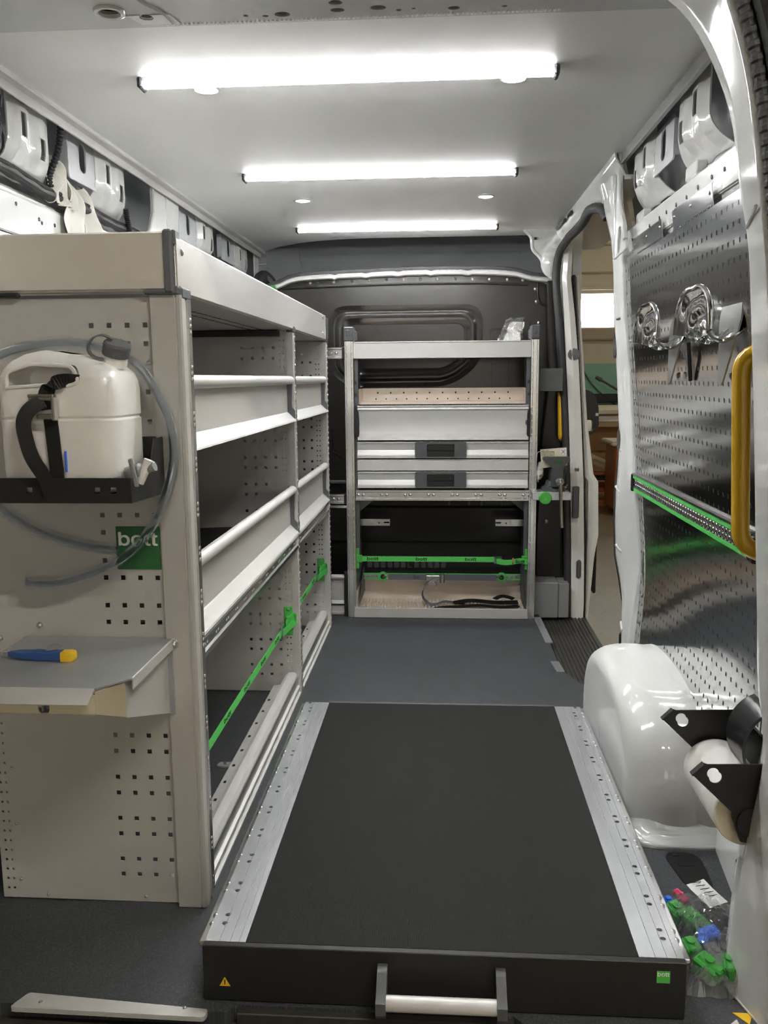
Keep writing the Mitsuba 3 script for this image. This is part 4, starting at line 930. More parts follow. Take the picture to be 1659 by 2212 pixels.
obj('bottom_flange', bx(-.93, -.645, 1.484, 1.51, .600, .604), 'm_rack', t)
obj('fixing_flange', bx(-.618, -.598, 1.795, 1.809, .478, .64), 'm_midgrey', t)
kn = thing('utility_knife', 'blue and yellow snap-off utility knife lying on the small grey tray', 'knife')
KM = basis((-.905, 1.652, .6625), (1, -.045, 0), (.045, 1, 0))
ksec = rpoly([(-.012, -.010), (.012, -.010), (.011, .008), (-.011, .008)], .004, 4)
def kbody(xs, ws):
    return loft([[(x, p[0] * w, p[1] * w2) for p in ksec] for x, (w, w2) in zip(xs, ws)], True, True)
obj('handle', mv(kbody([.008, .012, .03, .06, .125, .128], [(.3, .4), (.5, .6), (.85, .85), (1, 1), (1.1, 1.05), (1.1, 1.05)]), KM), 'm_knifeblue', kn, label='dark blue ribbed handle', smooth=35)
obj('ribs', mv(cat(*[kbody([.066 + i * .0045, .0685 + i * .0045], [(1.07, 1.07)] * 2) for i in range(12)]), KM), 'm_knifeblue', kn)
obj('end_cap', mv(kbody([.127, .129, .143, .150, .153], [(1.15, 1.1), (1.2, 1.15), (1.25, 1.2), (1.15, 1.1), (.8, .8)]), KM), 'm_knifeyellow', kn, label='yellow end cap', smooth=35)
obj('nose', mv(bx(-.004, .012, -.004, .004, -.002, .004, .001), KM), 'm_steel', kn)
obj('slide_button', mv(mv(Polygon and prism(Polygon(rpoly([(.088, 0), (.098, .014), (.118, .018), (.123, .012), (.112, .004)], .004)), 'y', -.003, .003), np.eye(4)), KM @ np.array([[1, 0, 0, 0], [0, 1, 0, .004], [0, 0, 1, .007], [0, 0, 0, 1]])), 'm_midgrey', kn, label='grey blade slider')

# ---------------------------------------------------------------- rear shelving unit in front of the bulkhead
rr_k = thing('drawer_shelving', 'pale aluminium shelving unit with drawers standing in front of the black bulkhead', 'shelving')
def scallop(x, s, z0, z1):
    return [mv(trimesh.creation.icosphere(1, .0042), np.array([[1, 0, 0, x], [0, .5, 0, 4.268], [0, 0, 1.6, z0 + .02 + k * .034], [0, 0, 0, 1]])) for k in range(int((z1 - z0) / .034))]
for (x0, x1) in ((-.486, -.440), (.428, .468)):
    p = obj('post', cat(bx(x0, x1, 4.27, 4.30, .0, 1.405, .003), bx(x0 + .010, x1 - .010, 4.266, 4.272, 0, 1.402, .002), *scallop(x0 + .010, 1, 0, 1.4), *scallop(x1 - .010, 1, 0, 1.4)), 'm_alu', rr_k, smooth=35)
    obj('post_cap', cat(bx(x0 - .002, x1 + .002, 4.262, 4.34, 1.400, 1.470, .005), bx(x0 - .002, x1 + .006, 4.34, 4.42, 1.41, 1.455, .004), bx(x0 + .012, x1 - .014, 4.259, 4.264, 1.425, 1.455, .002)), 'm_grey', p, label='dark plastic post cap')
    xi_ = x1 if x0 < 0 else x0
    s_ = 1 if x0 < 0 else -1
    pan = sbox(4.30, .02, 4.60, 1.40).difference(unary_union([Point(y, .04 + .03 * k).buffer(.004, 2) for y in (4.33, 4.345) for k in range(45)]))
    obj('side_wall', prism(pan, 'x', xi_ - .0015, xi_), 'm_grey', rr_k)
    obj('front_web', bx(min(xi_, xi_ + s_ * .020), max(xi_, xi_ + s_ * .020), 4.290, 4.297, .26, 1.34, .002), 'm_grey', rr_k, label='dark plastic runner strip')
    for k in range(5): obj('runner_clip', bx(min(xi_, xi_ + s_ * .012), max(xi_, xi_ + s_ * .012), 4.288, 4.29, 1.19 - k * .06, 1.205 - k * .06), 'm_black', rr_k)
def metal_tray(x0, x1, y0, y1, z, hf, hb, mat_front, name='tray', holes=True):
    tr = obj(name, cat(bx(x0, x1, y0, y1, z, z + .003), bx(x0, x0 + .002, y0, y1, z, z + hb), bx(x1 - .002, x1, y0, y1, z, z + hb), bx(x0, x1, y1 - .002, y1, z, z + hb)), 'm_tray', rr_k)
    obj('front', bx(x0 - .004, x1 + .004, y0 - .004, y0, z - .004, z + hf, .0015), mat_front, tr, label='pale front edge')
    if holes:
        for k in range(11): obj('hole', mv(lathe([(.0045, 0), (.004, .0008)], 8), along((x0 + .08 + k * (x1 - x0 - .16) / 10, y1 - .0022, z + hb * .68), (0, -1, 0))), 'm_black', tr)
        for k in range(14): obj('hole', mv(lathe([(.0038, 0), (.0034, .0008)], 8), along((x0 + .07 + k * (x1 - x0 - .14) / 13, y1 - .0022, z + hb * .25), (0, -1, 0))), 'm_black', tr)
    return tr
t1 = metal_tray(-.438, .426, 4.276, 4.60, 1.322, .072, .075, 'm_anodised', 'top_tray')
for z in (1.394, 1.318): obj('edge_bead', tube([(-.438, 4.270, z), (.427, 4.270, z)], .003, 8), 'm_anodised', t1)
t2 = metal_tray(-.424, .422, 4.34, 4.58, 1.092, .012, .075, 'm_tray', 'second_tray')
obj('corner_plate', bx(-.424, -.40, 4.575, 4.579, 1.095, 1.165), 'm_tray', t2)
obj('corner_plate', bx(.398, .422, 4.575, 4.579, 1.095, 1.165), 'm_tray', t2)
# flap with waisted black end pieces
fl_ = obj('flap', cat(prism([(4.276, 1.086), (4.270, 1.080), (4.276, 1.074), (4.272, 1.066), (4.280, 1.058), (4.292, 1.00), (4.284, .945), (4.268, .928), (4.266, .914), (4.30, .914), (4.31, 1.08)], 'x', -.424, .422)), 'm_anodised', rr_k, label='pale aluminium flap', smooth=25)
for x, s in ((-.430, -1), (.428, 1)):
    obj('flap_end', prism(Polygon(rpoly([(x - s * .012, 1.06), (x - s * .014, .93), (x + s * .010, .925), (x + s * .010, 1.075)], .02, 6)), 'y', 4.270, 4.30), 'm_black', fl_, label='black plastic end piece')
def drawer(z0, z1):
    d = obj('drawer', prism([(4.276, z1), (4.269, z1 - .006), (4.276, z1 - .014), (4.283, (z0 + z1) / 2), (4.274, z0 + .018), (4.266, z0 + .014), (4.266, z0 + .002), (4.40, z0), (4.40, z1)], 'x', -.427, .424), 'm_anodised', rr_k, label='shallow aluminium drawer', smooth=25)
    zc_ = (z0 + z1) / 2
    hnd = obj('handle', prism(rrect(-.137, .118, z0 + .006, z1 - .002, .006).difference(rrect(-.078, .058, zc_ - .032, zc_ + .030, .004)), 'y', 4.258, 4.284), 'm_grey', d, label='dark plastic handle')
    obj('handle_recess', cat(bx(-.08, .06, 4.2625, 4.2655, zc_ - .034, zc_ + .032), bx(-.076, .056, 4.2595, 4.2640, zc_ - .004, zc_ + .027, .002)), 'm_black', hnd)
drawer(.822, .906)
obj('spacer_panel', prism([(4.276, .818), (4.270, .812), (4.270, .762), (4.30, .758), (4.30, .818)], 'x', -.427, .424), 'm_anodised', rr_k)
drawer(.672, .756)
k = obj('slotted_rail', cat(prism([(4.270, .662), (4.270, .655), (4.277, .650), (4.277, .624), (4.268, .618), (4.268, .610), (4.33, .610), (4.33, .662)], 'x', -.437, .430), *[mv(trimesh.creation.icosphere(1, .0075), np.array([[1.2, 0, 0, -.425 + i * .1185 + e], [0, .5, 0, 4.277], [0, 0, 1, .637], [0, 0, 0, 1]])) for i in range(8) for e in (0, .026)]), 'm_alu', rr_k, smooth=25)
for x, s in ((-.438, 1), (.426, -1)):
    obj('gusset', prism([(x, .605), (x + s * .095, .605), (x, .525)], 'y', 4.42, 4.424), 'm_midgrey', rr_k)
for (a, b) in ((-.43, -.275), (.275, .425)):
    m_ = -.36 if a < 0 else .36
    hs2 = sbox(a, .455, b, .49).difference(unary_union([slot((a + b) / 2 + (.06 if a < 0 else -.06), .4725, .03, .008), Point((a + b) / 2 + (.02 if a < 0 else -.02), .47).buffer(.004)]))
    obj('wall_bracket', prism(hs2, 'y', 4.42, 4.424), 'm_steel', rr_k)
obj('bracket_cap', bx(-.43, -.36, 4.41, 4.424, .458, .488), 'm_steel', rr_k); obj('bracket_cap', bx(.355, .425, 4.41, 4.424, .458, .488), 'm_steel', rr_k)
# bottom tray
bt = obj('bottom_tray', cat(bx(-.44, .434, 4.276, 4.61, .012, .016), bx(-.44, .434, 4.603, 4.606, .012, .150), bx(-.44, -.437, 4.276, 4.606, .012, .135), bx(.431, .434, 4.276, 4.606, .012, .135)), 'm_tray', rr_k)
for i in range(44):
    for r_, y in enumerate((4.33, 4.43, 4.53)):
        obj('rib', bx(-.425 + i * .0196, -.4145 + i * .0196, y - .030, y + .042, .015, .026, .003), 'm_tray', bt)
obj('front', bx(-.452, .434, 4.262, 4.276, .001, .053, .002), 'm_rack', bt)
obj('back_lip', bx(-.43, .425, 4.56, 4.606, .150, .158, .002), 'm_midgrey', bt)
for x in (-.425, .415):
    for z in (.06, .10): obj('rivet', mv(lathe([(.005, 0), (.003, .002)], 10), along((x, 4.602, z), (0, -1, 0))), 'm_steel', bt)
for s_, x in ((1, -.428), (-1, .424)):
    obj('cheek', prism([(4.28, .06), (4.60, .06), (4.60, .20), (4.52, .20), (4.30, .075)], 'x', x - .001, x + .001), 'm_grey', bt)
# unit goes on to the left behind the long shelving: rails and tray seen in the gap
for z0, z1, m in ((1.318, 1.372, 'm_alu'), (.588, .636, 'm_alu')):
    obj('gap_rail', cat(prism([(4.30, z1), (4.30, z1 - .008), (4.308, z1 - .012), (4.308, z0 + .012), (4.30, z0 + .008), (4.30, z0), (4.33, z0), (4.33, z1)], 'x', -.98, -.487), *[mv(trimesh.creation.icosphere(1, .008), np.array([[1.2, 0, 0, -.53 + e], [0, .5, 0, 4.308], [0, 0, 1, (z0 + z1) / 2], [0, 0, 0, 1]])) for e in (-.026, 0)]), m, rr_k, smooth=25)
    obj('rail_end', bx(-.500, -.486, 4.290, 4.335, z0 - .004, z1 + .004, .003), 'm_black', rr_k)
g = obj('gap_tray', cat(bx(-.98, -.505, 4.31, 4.315, .06, .215), bx(-.98, -.5, 4.30, 4.32, .008, .018), bx(-.98, -.5, 4.31, 4.32, .0, .05)), 'm_rack', rr_k)
obj('handle_rail', tube([(-.98, 4.302, .207), (-.502, 4.302, .207)], .0125, 12), 'm_anodised', g)
obj('front_lip', prism([(4.298, .064), (4.310, .080), (4.312, .066)], 'x', -.98, -.502), 'm_anodised', g)
obj('end_piece', bx(-.506, -.486, 4.288, 4.33, .0, .235, .003), 'm_black', g)
# green strap across the rear unit
t = thing('lashing_strap', 'green printed lashing strap stretched across the bottom of the rear drawer shelving', 'strap')
obj('webbing', ribbon([(x, 4.286, .306 + .0 * x) for x in np.linspace(-.425, .30, 14)], (0, 0, 1), .027, .002), 'm_strap', t)
for x in (-.385, -.135, .115): lettering('bott', .058, .017, (x, 4.2846, .298), (1, 0, 0), (0, 0, 1), .0004, 'm_ink', t)
for x, s in ((-.44, 1), (.43, -1)):
    obj('mount', cat(bx(min(x, x + s * .015), max(x, x + s * .015), 4.278, 4.285, .255, .362, .002), bx(min(x, x + s * .030), max(x, x + s * .030), 4.276, 4.290, .288, .326, .002)), 'm_green', t, label='green plastic mount')
obj('clamp_buckle', cat(bx(.262, .300, 4.278, 4.283, .318, .324), bx(.262, .270, 4.276, 4.288, .286, .324), bx(.262, .30, 4.279, 4.284, .288, .293)), 'm_chrome', t, label='steel clamp buckle')
obj('loose_tail', ribbon(curve([(.275, 4.274, .300), (.32, 4.258, .297), (.37, 4.264, .302), (.40, 4.27, .303), (.428, 4.268, .299), (.434, 4.278, .302)], 24), (0, .0, 1), .027, .002), 'm_strap', t)
obj('rubber_band', ribbon(curve([(.356, 4.262, .286), (.352, 4.252, .30), (.356, 4.262, .320)], 10), (1, 0, 0), .006, .001), 'm_orange', t)
lettering('bott', .046, .018, (.368, 4.2600, .295), (1, .12, -.12), (.1, 0, 1), .0004, 'm_ink', t)
# grey ratchet strap on the rail at the back of the bottom tray
t = thing('lashing_rail', 'green edged lashing rail at the back of the bottom tray', 'lashing rail')
obj('rail', cat(sheet(np.linspace(-.425, .418, 68), [.145, .151, .156, .161, .165], lambda u, v, w: (u, 4.545 + w, v), .004, lambda i, j: j == 1 and i % 2 == 1)), 'm_alu', t)
obj('green_edge', bx(-.43, .42, 4.540, 4.552, .165, .171, .001), 'm_strap', t); obj('green_edge', bx(-.43, .42, 4.540, 4.552, .138, .144, .001), 'm_strap', t)
t = thing('ratchet_strap', 'dark grey ratchet strap stretched over the rail at the back of the bottom tray', 'ratchet strap')
for x in (-.322, .318):
    obj('rail_fitting', mv(lathe([(.026, 0), (.026, .008), (.014, .010), (.012, .002)], 20), along((x, 4.542, .155), (0, -1, 0))), 'm_strap', t, label='green rail fitting')
    obj('fitting_hole', mv(lathe([(.013, 0), (.013, .011)], 14), along((x, 4.542, .155), (0, -1, 0))), 'm_black', t)
    obj('hook', tube(curve([(x, 4.528, .150), (x + (.018 if x < 0 else -.018), 4.524, .165), (x + (.026 if x < 0 else -.026), 4.53, .152), (x + (.018 if x < 0 else -.018), 4.526, .138)], 14), .003, 6), 'm_chrome', t)
obj('webbing', ribbon([(x, 4.527, .155) for x in np.linspace(-.29, -.07, 6)], (0, 0, 1), .032, .002), 'm_greystrap', t)
obj('webbing', ribbon([(x, 4.527, .155) for x in np.linspace(-.02, .29, 8)], (0, 0, 1), .032, .002), 'm_greystrap', t)
lettering('bo', .034, .018, (-.155, 4.5256, .146), (1, 0, 0), (0, 0, 1), .0004, 'm_ink', t)
obj('ratchet', cat(bx(-.085, .015, 4.50, 4.504, .140, .172), mv(bx(-.05, .05, -.004, .004, -.012, .012, .003), basis((-.055, 4.50, .138), (.8, 0, .6), (0, 1, 0))), mv(lathe([(.014, 0), (.014, .045)], 14), along((.0, 4.49, .135), (0, 0, 1))), mv(lathe([(.006, 0), (.006, .1)], 10), along((-.085, 4.495, .168), (1, 0, 0))), bx(-.08, -.03, 4.488, 4.498, .115, .135, .003)), 'm_steel', t, label='steel ratchet')
obj('loose_tail', ribbon(curve([(-.085, 4.50, .12), (-.105, 4.48, .085), (-.09, 4.45, .045), (-.045, 4.43, .030), (.0, 4.44, .040), (.06, 4.455, .034), (.12, 4.45, .028)], 40), (.15, 1, .1), .030, .002), 'm_greystrap', t)
obj('webbing_bundle', cat(ribbon(curve([(-.06, 4.34, .024), (0, 4.37, .030), (.08, 4.40, .026), (.2, 4.41, .032), (.32, 4.40, .026), (.40, 4.42, .03)], 40), (-.1, 1, 0), .045, .003), ribbon(curve([(.06, 4.44, .036), (.15, 4.46, .045), (.25, 4.45, .040), (.40, 4.45, .042)], 30), (0, 1, .1), .05, .003), ribbon(curve([(.28, 4.47, .052), (.32, 4.50, .060), (.38, 4.48, .05)], 20), (.3, 1, .2), .032, .003)), 'm_blackstrap', t)
# things on the top tray
def crumple(U, V, fn, amp, fr, seed, t=.0006):
    def g(u, v, w):
        x, y, z = fn(u, v)
        p = np.stack(np.broadcast_arrays(x, y, z), -1) * fr
        n_ = [amp * 2 * (np.abs(meshkit.noise(p + 11 * k, seed + k) - .5) * 2 - .5) for k in range(3)]
        return x + n_[0], y + n_[1] + w, z + n_[2]
    return sheet(U, V, g, t)
t = thing('parts_bag', 'clear plastic bag of small parts leaning at the right end of the rear top tray', 'plastic bag', 'clear plastic bags')
def bagf(s):
    def f(u, v):
        w = .052 + .012 * np.sin(v * 3)
        x = .318 + .055 * v + (u - .5) * 2 * w * (1 - .25 * v) ; z = 1.335 + .185 * v
        return x, 4.42 + .05 * v + s * .028 * np.sin(np.pi * np.clip(u, 0, 1)) * (1 - v) ** .5, z
    return f
U_ = np.linspace(0, 1, 22); V_ = np.linspace(0, 1, 34)
obj('film', crumple(U_, V_, bagf(-1), .010, 38, 5), 'm_clear', t, smooth=False)
obj('film', crumple(U_, V_, bagf(1), .010, 38, 9), 'm_clear', t, smooth=False)
obj('paper_insert', crumple(U_, V_, lambda u, v: (.335 + .045 * v + (u - .5) * .085 * (1 - .2 * v), 4.42 + .05 * v + 0 * u, 1.375 + .125 * v), .006, 25, 3), 'm_print', t, smooth=False)
for i in range(9):
    x, z = .285 + .011 * i + .004 * (i % 2), 1.338 + .012 * (i % 3)
    obj('small_part', mv(bx(-.010, .010, -.006, .006, -.005, .005, .002), basis((x, 4.405 + .006 * (i % 2), z + .006), (math.cos(i), .2, math.sin(i)), (0, 1, .2))), 'm_steel' if i % 2 else 'm_grey', t)
t = obj('dark_fitting', prism(Polygon(rpoly([(.115, 1.326), (.12, 1.398), (.145, 1.408), (.17, 1.402), (.20, 1.392), (.20, 1.326)], .012)), 'y', 4.40, 4.46), 'm_grey', None, 'dark plastic fitting lying in the rear top tray behind its front edge', 'fitting')

# ---------------------------------------------------------------- vise on its pull-out rail
t = thing('vise_rail', 'short aluminium pull-out rail with a round green knob carrying the bench vise', 'rail')
obj('rail', bx(.44, .628, 4.20, 4.33, .622, .658, .002), 'm_rawalu', t)
k = obj('knob', mv(lathe([(.029, 0), (.031, .004), (.031, .012), (.028, .016), (.012, .016), (.011, .0145)], 28), along((.501, 4.198, .635), (0, -1, 0))), 'm_green', t, label='round green knob')
obj('base_plate', bx(.45, .615, 4.20, 4.32, .658, .664, .001), 'm_rawalu', t)
v = thing('bench_vise', 'dark grey bench vise with a long chrome handle at the right of the rear drawers', 'vise')
obj('base', cat(mv(lathe([(.062, 0), (.060, .014), (.045, .026), (.036, .05)], 24), along((.548, 4.26, .664), (0, 0, 1))), bx(.51, .59, 4.21, 4.31, .665, .69, .008)), 'm_vise', v, smooth=35)
obj('body', cat(prism(Polygon(rpoly([(.528, .69), (.532, .77), (.545, .79), (.578, .79), (.584, .76), (.586, .69)], .01)), 'y', 4.19, 4.33), prism(Polygon(rpoly([(.487, .82), (.490, .835), (.615, .835), (.620, .815), (.597, .80), (.588, .77), (.540, .77), (.525, .795), (.50, .812)], .006)), 'y', 4.20, 4.235), prism(Polygon(rpoly([(.487, .825), (.490, .845), (.615, .845), (.620, .82), (.59, .79), (.54, .79)], .006)), 'y', 4.27, 4.31)), 'm_vise', v, smooth=20)
obj('spindle', mv(lathe([(.013, 0), (.013, .06), (.019, .062), (.021, .075), (.017, .09), (.006, .094)], 20), along((.561, 4.20, .722), (0, -1, 0))), 'm_chrome', v)
obj('handle', tube([(.561, 4.118, .736), (.562, 4.116, .72), (.567, 4.114, .62), (.573, 4.112, .510)], [.008, .0085, .0085, .0085], 14), 'm_chrome', v, label='long chrome handle')
obj('handle_tip', mv(lathe([(.010, 0), (.010, .008), (.006, .011)], 14), along((.573, 4.112, .512), (.05, 0, -1))), 'm_chrome', v)
obj('green_label', bx(.556, .578, 4.1975, 4.20, .806, .823), 'm_greendark', v)
t = thing('instruction_card', 'cream instruction card hanging behind the vise jaws', 'card')
cp_ = Polygon([(.478, .868), (.606, .878), (.612, .79), (.485, .775)])
obj('card', prism(cp_, 'y', 4.245, 4.2462), 'm_papercream', t)
obj('print_field', prism([(.576, .872), (.603, .870), (.603, .842), (.576, .842)], 'y', 4.2440, 4.245), 'm_print', t)
obj('print_line', cat(*[bx(.484, .52 + .028 * (i > 0), 4.2442, 4.245, .862 - i * .005, .8635 - i * .005) for i in range(6)]), 'm_ink', t)
obj('print_cross', cat(ribbon([(.579, 4.2436, .868), (.600, 4.2436, .846)], (0, 1, 0), .0004, .002), ribbon([(.600, 4.2436, .868), (.579, 4.2436, .846)], (0, 1, 0), .0004, .002)), 'm_ink', t)
obj('loop', tube(curve([(.482, 4.245, .858), (.468, 4.24, .855), (.462, 4.24, .83)], 10), .0012, 6), 'm_print', t)
obj('cloth_glove', crumple(np.linspace(0, 1, 20), np.linspace(0, 1, 20), lambda u, v: (.478 + .022 * np.cos(u * 6.28) * np.sin(v * 3.14) + .01 * v, 4.30 + .022 * np.sin(u * 6.28) * np.sin(v * 3.14), .70 + .11 * v), .010, 30, 4, .001), 'm_cloth', None, 'crumpled pale cloth glove beside the vise', 'glove', smooth=40)
t = thing('green_bottle', 'small green bottle behind the vise handle', 'bottle')
obj('bottle_body', mv(lathe([(.014, 0), (.015, .01), (.015, .07), (.007, .085), (.006, .10)], 16), along((.590, 4.275, .69), (0, 0, 1))), 'm_greendark', t)
obj('bottle_cap', mv(lathe([(.008, 0), (.008, .014)], 12), along((.590, 4.275, .789), (0, 0, 1))), 'm_black', t)
obj('foil_scrap', crumple(np.linspace(0, 1, 10), np.linspace(0, 1, 10), lambda u, v: (.585 + .03 * u, 4.24 + .03 * v, .675 + .03 * u * (1 - v)), .01, 60, 8), 'm_chrome', None, 'crumpled shiny foil at the foot of the vise', 'foil', smooth=False)
obj('frame_screw', mv(lathe([(.012, 0), (.011, .004), (.004, .007)], 16), along((.545, 4.50, .468), (0, -1, 0))), 'm_steel', dr_)

# ---------------------------------------------------------------- pull-out load tray in the floor
lt = thing('load_tray', 'large flat black pull-out load tray with aluminium side rails on the van floor', 'load tray')
obj('deck', bx(-.388, .380, 1.520, 2.79, .095, .1195, .001), 'm_mat', lt, label='black dimpled rubber deck')
def rail(x0, x1, out):
    p = sbox(x0, 1.518, x1, 2.785)
    hs = []
    xo = x0 if out < 0 else x1
    for k in range(11):
        y = 1.575 + k * .113
        for e in (0, .028):
            hs.append(Point(xo - out * .026, y + e).buffer(.0055, 4))
    p = p.difference(unary_union(hs))
    q = sbox(min(xo - out * .012, xo - out * .020), 2.772, max(xo - out * .012, xo - out * .020), 2.80)
    r = obj('side_rail', prism(p.difference(q), 'z', .1165, .1215), 'm_rawalu', lt, label='aluminium side rail')
    xm = xo - out * .026
    obj('rail_base', bx(min(x0, x1), max(x0, x1), 1.52, 2.785, .06, .112), 'm_rawalu', r)
    e0, e1 = sorted((xo, xo + out * .012))
    obj('outer_bead', cat(bx(e0, e1, 1.52, 2.785, .1085, .1175, .002), *[mv(trimesh.creation.icosphere(1, .0062), np.array([[1, 0, 0, xo], [0, 1, 0, 1.575 + k * .113 + e], [0, 0, .8, .1185], [0, 0, 0, 1]])) for k in range(11) for e in (0, .028)]), 'm_alu', r)
    for xg in (.36, .62, .84):
        x = x0 + (x1 - x0) * xg
        obj('groove', bx(x - .0006, x + .0006, 1.518, 2.785, .1214, .1218), 'm_midgrey', r)
rail(-.468, -.386, -1)
rail(.378, .463, 1)
obj('front_panel', bx(-.470, .465, 1.505, 1.519, .002, .1205, .0015), 'm_black', lt)
obj('back_edge', bx(-.39, .38, 2.785, 2.797, .05, .122, .001), 'm_grey', lt)
obj('chassis', bx(-.46, .455, 1.53, 2.78, .001, .094), 'm_black', lt)
h = obj('handle', mv(lathe([(.0005, 0), (.0145, 0), (.0145, .214), (.0005, .214)], 24), along((-.107, 1.452, .053), (1, 0, 0))), 'm_anodised', lt, label='round aluminium handle bar', smooth=40)
for x0, x1 in ((-.123, -.104), (.104, .123)):
    obj('handle_bracket', prism([(1.506, .096), (1.506, .070), (1.474, .030), (1.440, .030), (1.434, .040), (1.434, .064), (1.455, .072), (1.480, .092), (1.490, .096)], 'x', x0, x1), 'm_grey', h, label='dark plastic handle bracket')
wt = obj('warning_triangle', prism([(-.438, .034), (-.416, .034), (-.427, .054)], 'y', 1.5042, 1.5055), 'm_yellow', lt, label='yellow warning triangle sticker')
lettering('!', .003, .010, (-.4285, 1.5042, .038), (1, 0, 0), (0, 0, 1), .0004, 'm_ink', wt)
ls = obj('logo_sticker', bx(.409, .434, 1.5040, 1.5055, .078, .103), 'm_green', lt, label='small green square logo sticker')
lettering('bott', .0225, .009, (.4102, 1.5040, .092), (1, 0, 0), (0, 0, 1), .0003, 'm_print', ls)

# ---------------------------------------------------------------- bag of green and blue fittings on the floor
t = thing('fittings_bag', 'clear plastic bag of green and blue fittings on the floor beside the load tray', 'plastic bag', 'clear plastic bags')
def cubic_part(name, o, s, m, a, lab=None):
    M = basis(o, (math.cos(a), math.sin(a), .1), (-math.sin(a), math.cos(a), .2))
    b = cat(bx(-s[0], s[0], -s[1], s[1], -s[2], s[2], .004), bx(-s[0] * .6, s[0] * .6, -s[1] * 1.25, s[1] * .9, -s[2] * .3, s[2] * 1.25, .004), mv(lathe([(s[0] * .5, 0), (s[0] * .5, s[2] * .6), (s[0] * .25, s[2] * .62)], 12), along((0, 0, s[2] * .9), (0, 0, 1))))
    return obj(name, mv(b, M), m, t, label=lab)
for o, s, m, a in (((.520, 1.668, .035), (.018, .018, .018), 'm_fitgreen', .2), ((.540, 1.615, .032), (.020, .026, .018), 'm_fitgreen', .7), ((.580, 1.605, .040), (.015, .022, .02), 'm_fitgreen', -.2), ((.526, 1.80, .03), (.02, .022, .016), 'm_fitgreen', .5), ((.555, 1.76, .035), (.018, .03, .016), 'm_fitgreen', .6), ((.565, 1.73, .03), (.018, .022, .016), 'm_greendark', .2), ((.552, 1.690, .045), (.010, .020, .012), 'm_blue', -.3), ((.575, 1.705, .048), (.014, .015, .010), 'm_blue', .3), ((.515, 1.83, .035), (.012, .012, .010), 'm_blue', .2), ((.565, 1.645, .036), (.014, .028, .014), 'm_grey', .3), ((.60, 1.78, .04), (.02, .03, .016), 'm_grey', .9), ((.612, 1.66, .03), (.014, .034, .012), 'm_pink', -.1), ((.553, 1.862, .03), (.008, .02, .008), 'm_pink', .5), ((.59, 1.66, .032), (.018, .02, .014), 'm_black', 0.)):
    cubic_part('fitting', o, s, m, a)
lab = obj('paper_label', crumple(np.linspace(0, 1, 8), np.linspace(0, 1, 10), lambda u, v: (.556 + .052 * v * .55 + .040 * u, 1.835 - .085 * v + .012 * u, .078 + .008 * u), .002, 20, 2), 'm_print', t, label='white printed paper label', smooth=40)
for i in range(5): obj('print_line', tube([(.566 + .006 * i, 1.832 - .012 * i, .0835), (.588 + .006 * i, 1.838 - .012 * i, .0835)], .0009, 5), 'm_grey', lab)
def floorbag(z1):
    def f(u, v):
        x = .488 + .165 * u + .02 * np.sin(v * 3); y = 1.575 + .295 * v - .01 * u
        z = .004 + z1 * (np.sin(np.pi * np.clip(u, 0, 1)) ** .5) * (np.sin(np.pi * np.clip(v, 0, 1)) ** .5)
        return x, y, z
    return f
obj('film', crumple(np.linspace(0, 1, 36), np.linspace(0, 1, 48), floorbag(.092), .006, 48, 21), 'm_clear', t, smooth=False)

# ---------------------------------------------------------------- workshop around the van
GZ = -.65
struct('workshop_floor', bx(-9, 12, -9, 18, GZ - .1, GZ), 'm_concrete')
WY = 14.5
struct('workshop_wall_front', cat(bx(-9, 12, WY, WY + .2, GZ, 1.43)), 'm_workgreen')
x0w = 2.02
struct('workshop_wall_front_upper', cat(bx(-9, x0w, WY, WY + .2, 1.43, 3.3), bx(6.0, 12, WY, WY + .2, 1.43, 3.3), bx(x0w, 6.0, WY, WY + .2, 1.43, 1.80), bx(x0w, 6.0, WY, WY + .2, 2.55, 3.3)), 'm_cream')
obj('sill_box', bx(2.14, 6, WY - .22, WY + .02, 1.80, 2.0, .02), 'm_worktile', 'workshop_wall_front_upper')
obj('wall_ledge', bx(-2, 6, WY - .06, WY, 2.60, 2.66, .01), 'm_cream', 'workshop_wall_front_upper'); obj('wall_ledge', bx(-2, 6, WY - .06, WY, 2.86, 2.89, .01), 'm_worktile', 'workshop_wall_front_upper')
scene['m_pane'] = {'type': 'diffuse', 'reflectance': {'type': 'rgb', 'value': [.6, .6, .6]}}
def window(n, M, w, h, bars, L):
    """a frosted daylight window in its own plane: x right, y up, z into the room"""
    k = struct(f'window_{n}', mv(cat(bx(-w / 2, w / 2, -.04, 0, -.03, .03), bx(-w / 2, w / 2, h, h + .04, -.03, .03), bx(-w / 2 - .04, -w / 2, -.04, h + .04, -.03, .03), bx(w / 2, w / 2 + .04, -.04, h + .04, -.03, .03)), M), 'm_cream')
    for i in range(bars + 1):
        a = -w / 2 + i * w / (bars + 1); b = a + w / (bars + 1)
        q = obj('pane', mv(bx(a, b, 0, h, -.012, -.004), M), 'm_pane', k)
        scene[q]['emitter'] = {'type': 'area', 'radiance': {'type': 'rgb', 'value': list(L)}}
        if i: obj('glazing_bar', mv(bx(a - .06, a + .06, 0, h, -.03, .04), M), 'm_cream', k)
window(1, basis((4.01, WY, 1.99), (1, 0, 0), (0, 0, 1)) @ np.diag([1, 1, -1, 1]), 3.9, .56, 4, WINDOW)
struct('workshop_wall_rear', bx(-9, 12, -9.2, -9, GZ, 3.3), 'm_cream')
window(2, basis((3.0, -8.98, .6), (-1, 0, 0), (0, 0, 1)), 8.0, 2.2, 5, REAR)
struct('workshop_wall_left', bx(-9.2, -9, -9, 18, GZ, 3.3), 'm_cream')
struct('workshop_wall_right', bx(12, 12.2, -9, 18, GZ, 3.3), 'm_cream')
